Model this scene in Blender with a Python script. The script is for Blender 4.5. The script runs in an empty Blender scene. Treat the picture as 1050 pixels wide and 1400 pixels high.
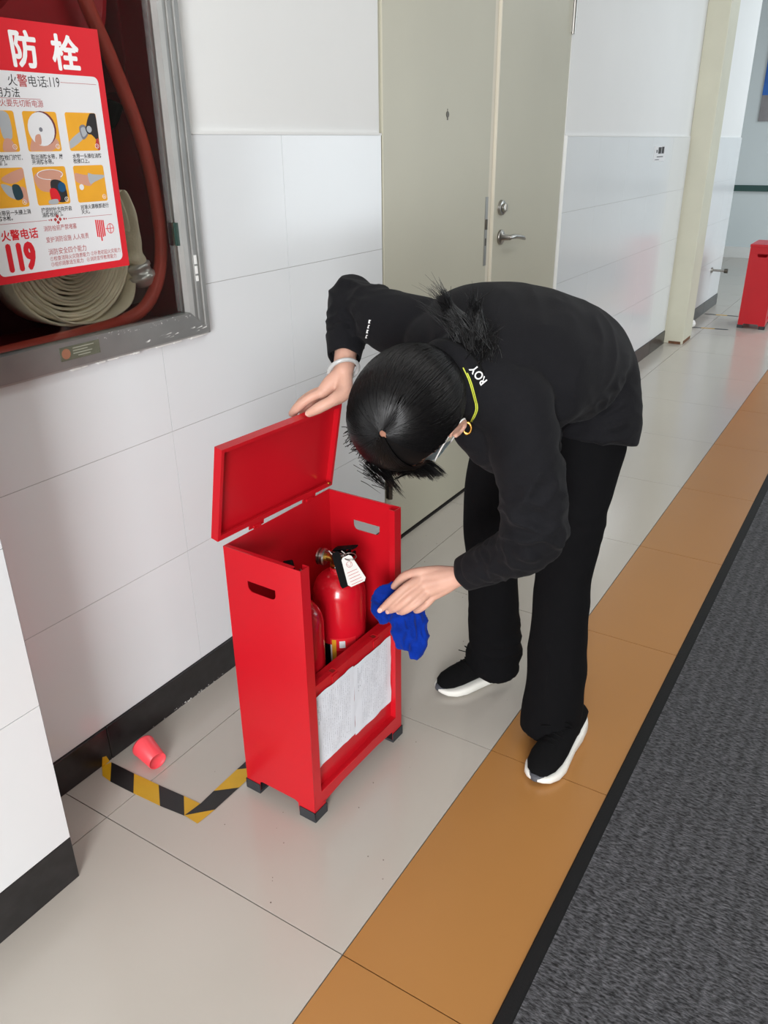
import bpy, bmesh, math, random
from mathutils import Vector, Matrix, noise
from mathutils.bvhtree import BVHTree

random.seed(7)
D = bpy.data
SC = bpy.context.scene
COL = SC.collection
V = Vector

# ------------------------------------------------------------------ camera
cam_data = D.cameras.new('camera')
cam = D.objects.new('camera', cam_data)
COL.objects.link(cam)
cR = V((0.8483, 0.5293, -0.0105)); cU = V((-0.2124, 0.3584, 0.9091)); cF = V((-0.4850, 0.7690, -0.4164))
cam.matrix_world = Matrix(((cR.x, cU.x, -cF.x, 1.2978), (cR.y, cU.y, -cF.y, -0.6948), (cR.z, cU.z, -cF.z, 1.2661), (0, 0, 0, 1)))
cam_data.sensor_fit = 'VERTICAL'
cam_data.sensor_height = 36.0
cam_data.lens = 36.0 * 1095.8 / 1400
cam_data.clip_start = 0.02
SC.camera = cam

# ------------------------------------------------------------------ light and exposure
SC.view_settings.view_transform = 'Standard'
SC.view_settings.look = 'None'
SC.view_settings.exposure = 0.08
SC.view_settings.gamma = 1.0
SC.view_settings.use_curve_mapping = False
world = D.worlds.new('world'); SC.world = world
world.use_nodes = True
bg = world.node_tree.nodes['Background']
bg.inputs[0].default_value = (0.80, 0.89, 1.0, 1)
bg.inputs[1].default_value = 1.0

def area(name, loc, target, sx, sy, power, col):
    ld = D.lights.new(name, 'AREA'); ld.shape = 'RECTANGLE'
    ld.size = sx; ld.size_y = sy; ld.energy = power; ld.color = col
    o = D.objects.new(name, ld); COL.objects.link(o)
    o.location = loc
    o.rotation_euler = (V(target) - V(loc)).to_track_quat('-Z', 'Y').to_euler()
    return o
# daylight through the glazed entrance behind the photographer
area('window_light', (2.75, -3.9, 1.45), (2.2, 0, 0.9), 1.5, 2.3, 262, (0.975, 0.985, 1.0))
# fill lights added under the ceiling to brighten the corridor
area('ceiling_fill', (1.6, 0.9, 2.77), (1.6, 0.9, 0), 0.6, 1.2, 12, (1, 0.99, 0.97))
area('ceiling_fill', (1.6, 4.2, 2.77), (1.6, 4.2, 0), 0.6, 1.2, 15, (0.95, 0.98, 1.0))
area('ceiling_fill', (1.2, 7.6, 2.77), (1.2, 7.6, 0), 0.6, 1.2, 30, (0.9, 0.97, 1.0))
# daylight of the side hall at the far end
area('window_light', (3.45, 6.3, 1.5), (0.0, 6.3, 1.0), 2.6, 2.0, 46, (0.86, 0.95, 1.0))

# ------------------------------------------------------------------ materials
def s2l(c):
    c = c / 255.0
    return c / 12.92 if c <= 0.04045 else ((c + 0.055) / 1.055) ** 2.4
def rgb(r, g, b): return (s2l(r), s2l(g), s2l(b), 1)
MATS = {}
def mat(name, col, rough=0.5, metal=0.0, spec=0.5, var=0.0, vscale=3.0, bump=0.0, bscale=60.0, coat=0.0, sheen=0.0, detail=4, trans=0.0, stretch=None, sss=0.0):
    if name in MATS: return MATS[name]
    m = D.materials.new(name); m.use_nodes = True
    nt = m.node_tree; N = nt.nodes; L = nt.links
    b = N['Principled BSDF']
    b.inputs['Base Color'].default_value = col
    b.inputs['Roughness'].default_value = rough
    b.inputs['Metallic'].default_value = metal
    b.inputs['Specular IOR Level'].default_value = spec
    b.inputs['Coat Weight'].default_value = coat
    b.inputs['Sheen Weight'].default_value = sheen
    b.inputs['Transmission Weight'].default_value = trans
    if sss:
        b.inputs['Subsurface Weight'].default_value = sss
        b.inputs['Subsurface Radius'].default_value = (0.01, 0.004, 0.002)
        b.inputs['Subsurface Scale'].default_value = 1.0
    tc = N.new('ShaderNodeTexCoord')
    src = tc.outputs['Object']
    if stretch:
        mp = N.new('ShaderNodeMapping'); mp.inputs['Scale'].default_value = stretch
        L.new(src, mp.inputs['Vector']); src = mp.outputs[0]
    if var:
        n = N.new('ShaderNodeTexNoise'); n.inputs['Scale'].default_value = vscale; n.inputs['Detail'].default_value = detail
        L.new(src, n.inputs['Vector'])
        mr = N.new('ShaderNodeMapRange'); mr.inputs[1].default_value = 0.3; mr.inputs[2].default_value = 0.7
        mr.inputs[3].default_value = 1 - var; mr.inputs[4].default_value = 1 + var
        L.new(n.outputs[0], mr.inputs[0])
        mx = N.new('ShaderNodeMix'); mx.data_type = 'RGBA'; mx.blend_type = 'MULTIPLY'; mx.inputs[0].default_value = 1
        mx.inputs[6].default_value = col
        L.new(mr.outputs[0], mx.inputs[7]); L.new(mx.outputs[2], b.inputs['Base Color'])
    if bump:
        n2 = N.new('ShaderNodeTexNoise'); n2.inputs['Scale'].default_value = bscale; n2.inputs['Detail'].default_value = 3
        L.new(src, n2.inputs['Vector'])
        bp = N.new('ShaderNodeBump'); bp.inputs['Strength'].default_value = bump; bp.inputs['Distance'].default_value = 0.002
        L.new(n2.outputs[0], bp.inputs['Height']); L.new(bp.outputs[0], b.inputs['Normal'])
    MATS[name] = m
    return m

M_TILE = mat('glazed_wall_tile', rgb(222, 225, 227), 0.16, var=0.015, vscale=2, bump=0.03, bscale=8)
M_PLASTER = mat('white_wall_paint', rgb(226, 227, 226), 0.7, var=0.015, vscale=2.5, bump=0.12, bscale=90)
M_GROUT = mat('tile_joint_grout', rgb(168, 168, 166), 0.9)
M_FLOORT = mat('pale_polished_floor_tile', rgb(186, 180, 171), 0.17, var=0.02, vscale=1.6, bump=0.02, bscale=5, spec=0.5)
M_ORANGE = mat('ochre_floor_tile', rgb(170, 120, 67), 0.3, var=0.025, vscale=2, bump=0.02, bscale=20, spec=0.4)
M_DARKJOINT = mat('dark_floor_joint', rgb(40, 36, 33), 0.9)
M_SKIRT = mat('black_granite_skirting', rgb(34, 33, 34), 0.28, var=0.35, vscale=40, detail=8)
M_DOOR = mat('cream_door_paint', rgb(187, 184, 166), 0.38, var=0.03, vscale=2.2, bump=0.08, bscale=14)
M_DOORE = mat('cream_door_edge', rgb(214, 208, 192), 0.5, var=0.03, vscale=6)
M_FRAMEP = mat('cream_post_paint', rgb(205, 203, 184), 0.5, var=0.04, vscale=4)
M_STEEL = mat('brushed_steel', rgb(165, 163, 158), 0.3, metal=1.0)
M_DKSTEEL = mat('dark_worn_steel', rgb(95, 90, 82), 0.4, metal=1.0)
M_ALU = mat('aluminium_frame', rgb(168, 168, 166), 0.42, metal=0.75, var=0.12, vscale=9, stretch=(1, 1, 1))
M_ALUL = mat('aluminium_frame_light', rgb(196, 196, 193), 0.45, metal=0.5, var=0.06, vscale=14)
M_RED = mat('red_powder_coat', rgb(192, 20, 33), 0.3, spec=0.45, bump=0.04, bscale=30, var=0.03, vscale=5)
M_REDCYL = mat('glossy_red_paint', rgb(196, 18, 34), 0.22, coat=0.3)
M_RUBBER = mat('black_rubber', rgb(46, 48, 52), 0.6, bump=0.1, bscale=80)
M_BLACKP = mat('black_plastic', rgb(10, 10, 11), 0.8, spec=0.12)
M_PAPER = mat('white_paper', rgb(226, 230, 238), 0.75, bump=0.15, bscale=22)
M_SWEAT = mat('black_knit_fabric', rgb(21, 21, 24), 0.88, spec=0.14, sheen=0.02, bump=0.35, bscale=420, var=0.12, vscale=9)
M_TROUS = mat('black_trouser_fabric', rgb(11, 11, 13), 0.92, spec=0.12, sheen=0.0, bump=0.25, bscale=500)
M_SKIN = mat('skin', rgb(205, 160, 141), 0.5, spec=0.35, var=0.07, vscale=28, bump=0.25, bscale=120, sss=0.12)
M_NAIL = mat('finger_nail', rgb(222, 175, 160), 0.25)
M_HAIR = mat('black_hair', rgb(11, 10, 11), 0.34, spec=0.32)
M_HAIRB = mat('black_hair_base', rgb(9, 8, 9), 0.6, spec=0.15)
M_WHITEP = mat('white_plastic', rgb(235, 235, 232), 0.4)
M_SOLE = mat('white_foam_sole', rgb(226, 225, 218), 0.6, var=0.03, vscale=30)
M_SHOE = mat('black_mesh_upper', rgb(13, 13, 14), 0.9, spec=0.12, bump=0.5, bscale=350)
M_TOE = mat('grey_rubber_toe', rgb(74, 76, 82), 0.6)
M_BLUE = mat('blue_microfibre', rgb(8, 44, 138), 0.95, spec=0.08, sheen=0.08, bump=0.6, bscale=260, var=0.15, vscale=30)
M_YELLOW = mat('yellow_cord', rgb(198, 206, 70), 0.6)
M_GOLD = mat('gold', rgb(214, 160, 82), 0.25, metal=1.0)
M_BRASS = mat('brass', rgb(190, 150, 70), 0.3, metal=1.0)
M_MASK = mat('pale_blue_mask', rgb(206, 226, 234), 0.8)
M_PRINTR = mat('poster_red', rgb(214, 30, 42), 0.4)
M_PRINTW = mat('poster_white', rgb(226, 226, 228), 0.4)
M_PRINTK = mat('print_black', rgb(40, 38, 40), 0.6)
M_PRINTDR = mat('print_dark_red', rgb(178, 58, 58), 0.6)
M_PRINTO = mat('poster_orange', rgb(232, 166, 42), 0.4, var=0.05, vscale=20)
M_PGREY = mat('print_grey', rgb(120, 120, 128), 0.6)
M_PSKIN = mat('print_skin', rgb(205, 150, 128), 0.5)
M_PSILVER = mat('print_silver', rgb(172, 176, 180), 0.4)
M_PBLUE = mat('print_blue', rgb(20, 78, 120), 0.4)
M_TEXTW = mat('white_print', rgb(240, 240, 240), 0.5)
M_TAPEY = mat('yellow_tape', rgb(206, 160, 28), 0.35, var=0.05, vscale=20)
M_TAPEK = mat('black_tape', rgb(28, 26, 26), 0.35)
M_CUP = mat('coral_red_paper_cup', rgb(238, 74, 84), 0.35)
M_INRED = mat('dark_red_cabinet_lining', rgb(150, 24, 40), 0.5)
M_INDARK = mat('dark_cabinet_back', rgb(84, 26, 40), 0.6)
M_CANVAS = mat('canvas_hose', rgb(240, 230, 204), 0.85, bump=0.5, bscale=300, var=0.06, vscale=20)
M_PINKH = mat('red_rubber_hose', rgb(196, 74, 60), 0.45, bump=0.05)
M_BRACE = mat('translucent_bracelet', rgb(214, 216, 216), 0.15, trans=0.35)
M_GREEN = mat('dark_green_strip', rgb(46, 82, 78), 0.4)
M_GSKIRT = mat('grey_skirting', rgb(72, 74, 76), 0.3)

def glass_mat():
    m = D.materials.new('clear_glass'); m.use_nodes = True
    nt = m.node_tree; N = nt.nodes; L = nt.links
    for n in list(N): N.remove(n)
    out = N.new('ShaderNodeOutputMaterial'); mix = N.new('ShaderNodeMixShader')
    tr = N.new('ShaderNodeBsdfTransparent'); tr.inputs[0].default_value = (0.97, 0.98, 0.975, 1)
    gl = N.new('ShaderNodeBsdfGlossy'); gl.inputs['Roughness'].default_value = 0.02
    fr = N.new('ShaderNodeFresnel'); fr.inputs['IOR'].default_value = 1.3
    L.new(fr.outputs[0], mix.inputs[0]); L.new(tr.outputs[0], mix.inputs[1]); L.new(gl.outputs[0], mix.inputs[2])
    L.new(mix.outputs[0], out.inputs[0])
    return m
M_GLASS = glass_mat()

def carpet_mat():
    m = mat('charcoal_woven_carpet', rgb(62, 62, 64), 0.75, spec=0.35)
    nt = m.node_tree; N = nt.nodes; L = nt.links; b = N['Principled BSDF']
    tc = N.new('ShaderNodeTexCoord')
    mp = N.new('ShaderNodeMapping'); mp.inputs['Scale'].default_value = (95, 240, 95); mp.inputs['Rotation'].default_value = (0, 0, 0.25)
    L.new(tc.outputs['Object'], mp.inputs[0])
    v = N.new('ShaderNodeTexNoise'); v.inputs['Scale'].default_value = 1.0; v.inputs['Detail'].default_value = 2.5; v.inputs['Roughness'].default_value = 0.6
    L.new(mp.outputs[0], v.inputs['Vector'])
    w = N.new('ShaderNodeTexWave'); w.bands_direction = 'X'; w.inputs['Scale'].default_value = 9.0; w.inputs['Distortion'].default_value = 1.5; w.inputs['Detail'].default_value = 1
    L.new(tc.outputs['Object'], w.inputs['Vector'])
    r = N.new('ShaderNodeValToRGB'); r.color_ramp.elements[0].position = 0.33; r.color_ramp.elements[1].position = 0.72
    r.color_ramp.elements[0].color = rgb(22, 22, 24); r.color_ramp.elements[1].color = rgb(100, 100, 104)
    L.new(v.outputs[0], r.inputs[0])
    mr = N.new('ShaderNodeMapRange'); mr.inputs[3].default_value = 0.84; mr.inputs[4].default_value = 1.1
    L.new(w.outputs['Fac'], mr.inputs[0])
    mx = N.new('ShaderNodeMix'); mx.data_type = 'RGBA'; mx.blend_type = 'MULTIPLY'; mx.inputs[0].default_value = 1
    L.new(r.outputs[0], mx.inputs[6]); L.new(mr.outputs[0], mx.inputs[7]); L.new(mx.outputs[2], b.inputs['Base Color'])
    bp = N.new('ShaderNodeBump'); bp.inputs['Strength'].default_value = 0.9; bp.inputs['Distance'].default_value = 0.004
    L.new(v.outputs[0], bp.inputs['Height']); L.new(bp.outputs[0], b.inputs['Normal'])
    return m
M_CARPET = carpet_mat()

# ------------------------------------------------------------------ helpers
def tag(o, label=None, cat=None, group=None, kind=None):
    if label: o['label'] = label
    if cat: o['category'] = cat
    if group: o['group'] = group
    if kind: o['kind'] = kind
    return o
def mesh_obj(name, me, m=None, parent=None):
    o = D.objects.new(name, me); COL.objects.link(o)
    if m and not me.materials: me.materials.append(m)
    if parent: o.parent = parent
    return o
def obj(name, bm, m, parent=None, smooth=False):
    me = D.meshes.new(name)
    bmesh.ops.recalc_face_normals(bm, faces=bm.faces)
    bm.to_mesh(me); bm.free()
    if smooth:
        for p in me.polygons: p.use_smooth = True
    for mm in (m if isinstance(m, (list, tuple)) else [m]): me.materials.append(mm)
    return mesh_obj(name, me, None, parent)
def empty(name, loc=(0, 0, 0)):
    # parts are built in world coordinates, so the thing's base is kept through the parent inverse
    o = D.objects.new(name, None); COL.objects.link(o); o.location = loc
    o.empty_display_size = 0.05
    return o
def adopt(root, parts=None):
    inv = Matrix.Translation(root.location).inverted()
    for c in [x for x in D.objects if x.parent == root]:
        c.matrix_parent_inverse = inv
def box(bm, lo, hi, mi=0, bev=0.0):
    vs = [bm.verts.new((lo[0] if i & 1 == 0 else hi[0], lo[1] if i & 2 == 0 else hi[1], lo[2] if i & 4 == 0 else hi[2])) for i in range(8)]
    fs = []
    for f in ((0, 2, 3, 1), (4, 5, 7, 6), (0, 1, 5, 4), (2, 6, 7, 3), (0, 4, 6, 2), (1, 3, 7, 5)):
        fc = bm.faces.new([vs[i] for i in f]); fc.material_index = mi; fs.append(fc)
    if bev:
        es = list({e for f in fs for e in f.edges})
        bmesh.ops.bevel(bm, geom=es, offset=bev, segments=1, affect='EDGES')
def bxo(name, lo, hi, m, parent=None, bev=0.0):
    bm = bmesh.new(); box(bm, lo, hi, 0, bev); return obj(name, bm, m, parent)
def frame_of(t, hint=None):
    t = t.normalized()
    h = V(hint) if hint is not None else (V((0, 0, 1)) if abs(t.z) < 0.9 else V((1, 0, 0)))
    a = (h - t * h.dot(t)).normalized()
    return a, t.cross(a)
def rings_to_bm(bm, rings, closed=False, caps=True, mi=0):
    R = [[bm.verts.new(p) for p in r] for r in rings]
    n = len(R[0]); K = len(R)
    for k in range(K if closed else K - 1):
        a, b = R[k], R[(k + 1) % K]
        for i in range(n):
            f = bm.faces.new((a[i], a[(i + 1) % n], b[(i + 1) % n], b[i])); f.material_index = mi
    if caps and not closed:
        bm.faces.new(list(reversed(R[0]))).material_index = mi; bm.faces.new(R[-1]).material_index = mi
    return R
def ring(c, A, B, n=24, e=1.0):
    c = V(c); A = V(A); B = V(B); out = []
    for i in range(n):
        t = 2 * math.pi * i / n; ct, st = math.cos(t), math.sin(t)
        if e != 1.0:
            ct = math.copysign(abs(ct) ** e, ct); st = math.copysign(abs(st) ** e, st)
        out.append(c + A * ct + B * st)
    return out
def tube(bm, pts, r, n=10, mi=0, closed=False, hint=None, flat=1.0, caps=True):
    pts = [V(p) for p in pts]; K = len(pts)
    rr = r if isinstance(r, (list, tuple)) else [r] * K
    rings = []; prev = None
    for i, p in enumerate(pts):
        t = (pts[(i + 1) % K] - pts[i - 1]) if closed else (pts[min(i + 1, K - 1)] - pts[max(i - 1, 0)])
        t = t.normalized()
        if prev is None: a, b = frame_of(t, hint)
        else:
            a = prev - t * prev.dot(t)
            a = a.normalized() if a.length > 1e-6 else frame_of(t)[0]
            b = t.cross(a)
        prev = a
        rings.append(ring(p, a * rr[i], b * rr[i] * flat, n))
    rings_to_bm(bm, rings, closed, caps, mi)
def spline(pts, n=8, closed=False):
    pts = [V(p) for p in pts]; K = len(pts); out = []
    def g(i): return pts[i % K] if closed else pts[max(0, min(K - 1, i))]
    for i in range(K if closed else K - 1):
        p0, p1, p2, p3 = g(i - 1), g(i), g(i + 1), g(i + 2)
        for j in range(n):
            t = j / n
            out.append(0.5 * ((2 * p1) + (p2 - p0) * t + (2 * p0 - 5 * p1 + 4 * p2 - p3) * t * t + (3 * p1 - p0 - 3 * p2 + p3) * t ** 3))
    if not closed: out.append(pts[-1])
    return out
def capsule(bm, pts, radii, n=16, hint=None, flat=1.0, sub=4):
    """tapered limb with rounded ends through pts"""
    pts = [V(p) for p in pts]; K = len(pts)
    P = spline(pts, sub) if K > 2 else [pts[0].lerp(pts[1], j / sub) for j in range(sub + 1)]
    Rr = []
    for i in range(len(P)):
        s = i / sub; a = min(int(s), K - 2); f = s - a
        f = f * f * (3 - 2 * f)
        Rr.append(radii[a] * (1 - f) + radii[a + 1] * f)
    t0 = (P[0] - P[1]).normalized(); t1 = (P[-1] - P[-2]).normalized()
    pre = [(P[0] + t0 * Rr[0] * math.sin(a), Rr[0] * math.cos(a)) for a in (1.45, 1.1, 0.7, 0.35)]
    post = [(P[-1] + t1 * Rr[-1] * math.sin(a), Rr[-1] * math.cos(a)) for a in (0.35, 0.7, 1.1, 1.45)]
    allp = pre + list(zip(P, Rr)) + post
    tube(bm, [p for p, _ in allp], [r for _, r in allp], n, hint=hint, flat=flat)
def ellipsoid(bm, c, A, B, Cc, n=24, m=14):
    c = V(c); A = V(A); B = V(B); Cc = V(Cc)
    rings = []
    for k in range(1, m):
        ph = math.pi * k / m
        rings.append([c - Cc * math.cos(ph) + (A * math.cos(2 * math.pi * i / n) + B * math.sin(2 * math.pi * i / n)) * math.sin(ph) for i in range(n)])
    R = rings_to_bm(bm, rings, caps=False)
    a = bm.verts.new(c - Cc); b = bm.verts.new(c + Cc)
    for i in range(n):
        bm.faces.new((a, R[0][(i + 1) % n], R[0][i])); bm.faces.new((b, R[-1][i], R[-1][(i + 1) % n]))
def remesh(bm, voxel, smooth=6, fac=0.5):
    bmesh.ops.recalc_face_normals(bm, faces=bm.faces)
    me = D.meshes.new('tmp'); bm.to_mesh(me); bm.free()
    o = D.objects.new('tmp', me); COL.objects.link(o)
    md = o.modifiers.new('r', 'REMESH'); md.mode = 'VOXEL'; md.voxel_size = voxel; md.use_smooth_shade = True
    if smooth:
        ms = o.modifiers.new('s', 'SMOOTH'); ms.iterations = smooth; ms.factor = fac
    dg = bpy.context.evaluated_depsgraph_get()
    out = D.meshes.new_from_object(o.evaluated_get(dg))
    D.objects.remove(o); D.meshes.remove(me)
    for p in out.polygons: p.use_smooth = True
    return out
def cyl(bm, a, b, r, n=20, r2=None, mi=0):
    a, b = V(a), V(b); x, y = frame_of(b - a); r2 = r if r2 is None else r2
    rings_to_bm(bm, [ring(a, x * r, y * r, n), ring(b, x * r2, y * r2, n)], mi=mi)
def lathe(bm, a, axis, prof, n=28, mi=0, hint=None):
    a, axis = V(a), V(axis).normalized(); x, y = frame_of(axis, hint)
    rings_to_bm(bm, [ring(a + axis * h, x * r, y * r, n) for h, r in prof], mi=mi)
_dg = None
def text_mesh(s, size, origin, ax, up, sx=1.0, bold=0.0, align='LEFT', depth=0.0, spacing=1.0):
    """flat lettering as a mesh, lying in the plane (ax, up) at origin"""
    cu = D.curves.new('t', 'FONT'); cu.body = s; cu.size = size; cu.offset = bold; cu.align_x = align
    cu.space_character = spacing; cu.resolution_u = 3; cu.extrude = depth
    o = D.objects.new('t', cu); COL.objects.link(o)
    dg = bpy.context.evaluated_depsgraph_get()
    me = D.meshes.new_from_object(o.evaluated_get(dg))
    D.objects.remove(o); D.curves.remove(cu)
    ax, up = V(ax), V(up); nn = ax.cross(up); og = V(origin)
    for v in me.vertices:
        v.co = og + ax * (v.co.x * sx) + up * v.co.y + nn * v.co.z
    me.materials.clear()
    return me
def join_meshes(name, meshes, m, parent=None):
    bm = bmesh.new()
    for me in meshes: bm.from_mesh(me)
    me = D.meshes.new(name); bm.to_mesh(me); bm.free()
    me.materials.append(m)
    o = mesh_obj(name, me, None, parent); o['kind'] = 'stuff'
    return o
def poly(bm, pts, mi=0, thick=None):
    vs = [bm.verts.new(p) for p in pts]
    f = bm.faces.new(vs); f.material_index = mi
    if thick is not None:
        t = V(thick)
        v2 = [bm.verts.new(V(p) + t) for p in pts]
        bm.faces.new(list(reversed(v2))).material_index = mi
        n = len(pts)
        for i in range(n):
            bm.faces.new((vs[i], vs[(i + 1) % n], v2[(i + 1) % n], v2[i])).material_index = mi
    return f

# ------------------------------------------------------------------ the setting
X1, XO, XC = 0.1342, 0.7302, 0.9990
Y0 = 0.0547; TS = 0.6
floor = bxo('floor', (-3.2, -4.05, -0.06), (4.2, 10.2, -0.0065), M_DARKJOINT); tag(floor, kind='structure')
J = 0.0011
def floor_tile(x0, x1, y0, y1, m, k):
    t = bxo('tile', (x0 + J, y0 + J, -0.0065), (x1 - J, y1 - J, 0.0), m, floor)
cols = [(X1 - 5 * TS, X1 - 4 * TS), (X1 - 4 * TS, X1 - 3 * TS), (X1 - 3 * TS, X1 - 2 * TS), (X1 - 2 * TS, X1 - TS)]
for k in range(-7, 17):
    ya, yb = Y0 + k * TS, Y0 + (k + 1) * TS
    if yb > 10.3: continue
    floor_tile(X1 - TS, X1, ya, yb, M_FLOORT, k)
    floor_tile(X1, XO, ya, yb, M_FLOORT, k)
    floor_tile(XO, XO + TS, ya, yb, M_ORANGE, k)
    if ya > 6.0:
        for a, b in cols: floor_tile(a, b, ya, yb, M_FLOORT, k)
    for c in range(4):
        floor_tile(XO + TS * (1 + c), XO + TS * (2 + c), ya, yb, M_FLOORT if c > 1 else M_ORANGE, k)

HOLE = (-0.35, 0.603, 0.912, 1.90)      # hydrant recess in the left wall: y0,y1,z0,z1
DY0, DY1, DZ = 1.372, 2.815, 2.10       # double door opening
WE = 6.72                               # the wall's far end
bm = bmesh.new()
def wall_block(y0, y1, z0, z1): box(bm, (-0.35, y0, z0), (-0.008, y1, z1))
wall_block(-4.0, HOLE[0], 0, 2.8)
wall_block(HOLE[0], HOLE[1], 0, HOLE[2]); wall_block(HOLE[0], HOLE[1], HOLE[3], 2.8)
wall_block(HOLE[1], DY0, 0, 2.8); wall_block(DY0, DY1, DZ, 2.8); wall_block(DY1, WE, 0, 2.8)
wall_left = obj('wall_left', bm, M_PLASTER); tag(wall_left, kind='structure')
tag(bxo('trim_1', (-0.0085, HOLE[1], 1.290), (0.0015, DY0 - 0.001, 1.2955), M_PLASTER), kind='structure')
tag(bxo('trim_2', (-0.0085, DY1 + 0.002, 1.290), (0.0015, 4.99, 1.2955), M_PLASTER), kind='structure')
rows = [(0.0895, 0.395), (0.395, 0.693), (0.693, 0.991), (0.991, 1.2905)]
def rect_minus(r, h):
    y0, y1, z0, z1 = r; a, b, c, d = h
    if y1 <= a or y0 >= b or z1 <= c or z0 >= d: return [r]
    out = []
    if z0 < c: out.append((y0, y1, z0, c))
    if z1 > d: out.append((y0, y1, d, z1))
    zz0, zz1 = max(z0, c), min(z1, d)
    if y0 < a: out.append((y0, a, zz0, zz1))
    if y1 > b: out.append((b, y1, zz0, zz1))
    return out
G = 0.0007
grout = bmesh.new()
def wall_tiles(y_from, y_to, ystart, m=M_TILE, parent=None, x0=-0.0085, x1=0.0, hole=None):
    y = ystart
    while y < y_to - 0.01:
        a, b = max(y, y_from), min(y + 0.444, y_to)
        if b - a > 0.01:
            for (c, d) in rows:
                rs = [(a + G, b - G, c + G, d - G)]
                if hole: rs = [q for r in rs for q in rect_minus(r, hole)]
                if not rs: continue
                t = bmesh.new()
                for (ya, yb, za, zb) in rs: box(t, (x0, ya, za), (x1, yb, zb))
                obj('tile', t, m, parent)
        y += 0.444
    box(grout, (x0 - 0.001, y_from, 0.0895), (x1 - 0.0012, y_to, 1.2895)) if not hole else None
wall_tiles(-0.40, DY0 - 0.002, 0.044 - 0.444, parent=wall_left, hole=HOLE)
wall_tiles(DY1 + 0.003, 5.00, DY1, parent=wall_left)
wall_tiles(5.28, WE, 5.0, parent=wall_left)
for (a, b, c, d) in [(-0.4, HOLE[1], 0.0895, HOLE[2]), (HOLE[1], DY0 - 0.003, 0.0895, 1.2895)]:
    box(grout, (-0.0095, a, c), (-0.0012, b, d))
gr = obj('tile_joints', grout, M_GROUT, wall_left)
def skirting(name, y0, y1, step, ystart, x0=-0.009, x1=0.006, h=0.0885, m=M_SKIRT):
    s = D.objects.new(name, None); COL.objects.link(s); tag(s, kind='structure')
    y = ystart
    while y < y1 - 0.01:
        a, b = max(y, y0), min(y + step, y1)
        if b - a > 0.01: bxo('skirting_piece', (x0, a + 0.0006, 0.0), (x1, b - 0.0006, h), m, s, 0.0012)
        y += step
skirting('baseboard_left', -0.4, DY0 - 0.004, 0.6, 0.181 - 0.6)
skirting('baseboard_far_left', DY1 + 0.004, 4.995, 0.6, DY1)
skirting('baseboard_end', 5.29, WE, 0.6, 5.0, m=M_GSKIRT)
# short pilaster in the foreground: tiled, with its own skirting
PX, PY = 0.2065, -0.0735
pil = bxo('wall_pilaster', (-0.0, -1.55, 0), (PX - 0.006, PY - 0.006, 2.8), M_PLASTER); tag(pil, kind='structure')
for (c, d) in [(0.1005, 0.4035), (0.4035, 0.7035), (0.7035, 1.0035), (1.0035, 1.3035)]:
    for k in range(4):
        yb = PY - 0.44 * k; ya = max(yb - 0.44, -1.55)
        if yb - ya < 0.02: continue
        bxo('tile', (PX - 0.0065, ya + G, c + G), (PX, yb - (G if k else 0), d - G), M_TILE, pil)
    bxo('tile', (0.0, PY - 0.0065, c + G), (PX - 0.0066, PY - 0.0001, d - G), M_TILE, pil)
bxo('skirting_piece', (PX - 0.0065, -1.55, 0), (PX + 0.0006, PY + 0.0006, 0.0995), M_SKIRT, pil, 0.001)
bxo('skirting_piece', (0.0065, PY - 0.0065, 0), (PX - 0.007, PY + 0.0006, 0.0995), M_SKIRT, pil, 0.001)

ceiling = bxo('ceiling', (-3.2, -4.05, 2.8), (4.2, 10.2, 2.86), mat('white_ceiling', rgb(225, 225, 222), 0.9)); tag(ceiling, kind='structure')
bm = bmesh.new()
box(bm, (3.6, -4.05, 0), (3.75, 4.9, 2.8)); box(bm, (3.6, 7.7, 0), (3.75, 10.2, 2.8))
box(bm, (3.6, 4.9, 0), (3.75, 7.7, 0.45)); box(bm, (3.6, 4.9, 2.55), (3.75, 7.7, 2.8))
tag(obj('wall_right', bm, mat('bounce_cutting_wall_taupe', rgb(128, 122, 114), 0.6)), kind='structure')  # unseen wall, coloured dark to cut fill light and glass reflections
bm = bmesh.new()
box(bm, (-0.35, -4.1, 0), (1.95, -4.0, 2.8)); box(bm, (3.55, -4.1, 0), (3.75, -4.0, 2.8)); box(bm, (1.95, -4.1, 2.6), (3.55, -4.0, 2.8))
tag(obj('wall_back', bm, mat('bounce_cutting_wall_taupe', rgb(128, 122, 114), 0.6)), kind='structure')  # unseen too, same dark colour to keep the bounce down
bm = bmesh.new()
box(bm, (-3.2, 10.0, 0), (3.75, 10.15, 2.8))
wf = obj('wall_far', bm, mat('pale_far_wall', rgb(214, 224, 226), 0.5)); tag(wf, kind='structure')
bm = bmesh.new(); box(bm, (-3.2, 6.0, 0), (-3.05, 10.0, 2.8)); box(bm, (-3.05, 6.57, 0), (-0.351, 6.71, 2.8))
tag(obj('wall_side_hall', bm, M_PLASTER), kind='structure')
tag(bxo('baseboard_far', (-3.0, 9.97, 0.0), (3.6, 9.999, 0.12), mat('white_far_skirting', rgb(228, 230, 228), 0.3)), kind='structure')
tag(bxo('trim_3', (-3.0, 9.965, 0.735), (3.6, 9.999, 0.80), M_GREEN), kind='structure')

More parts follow.
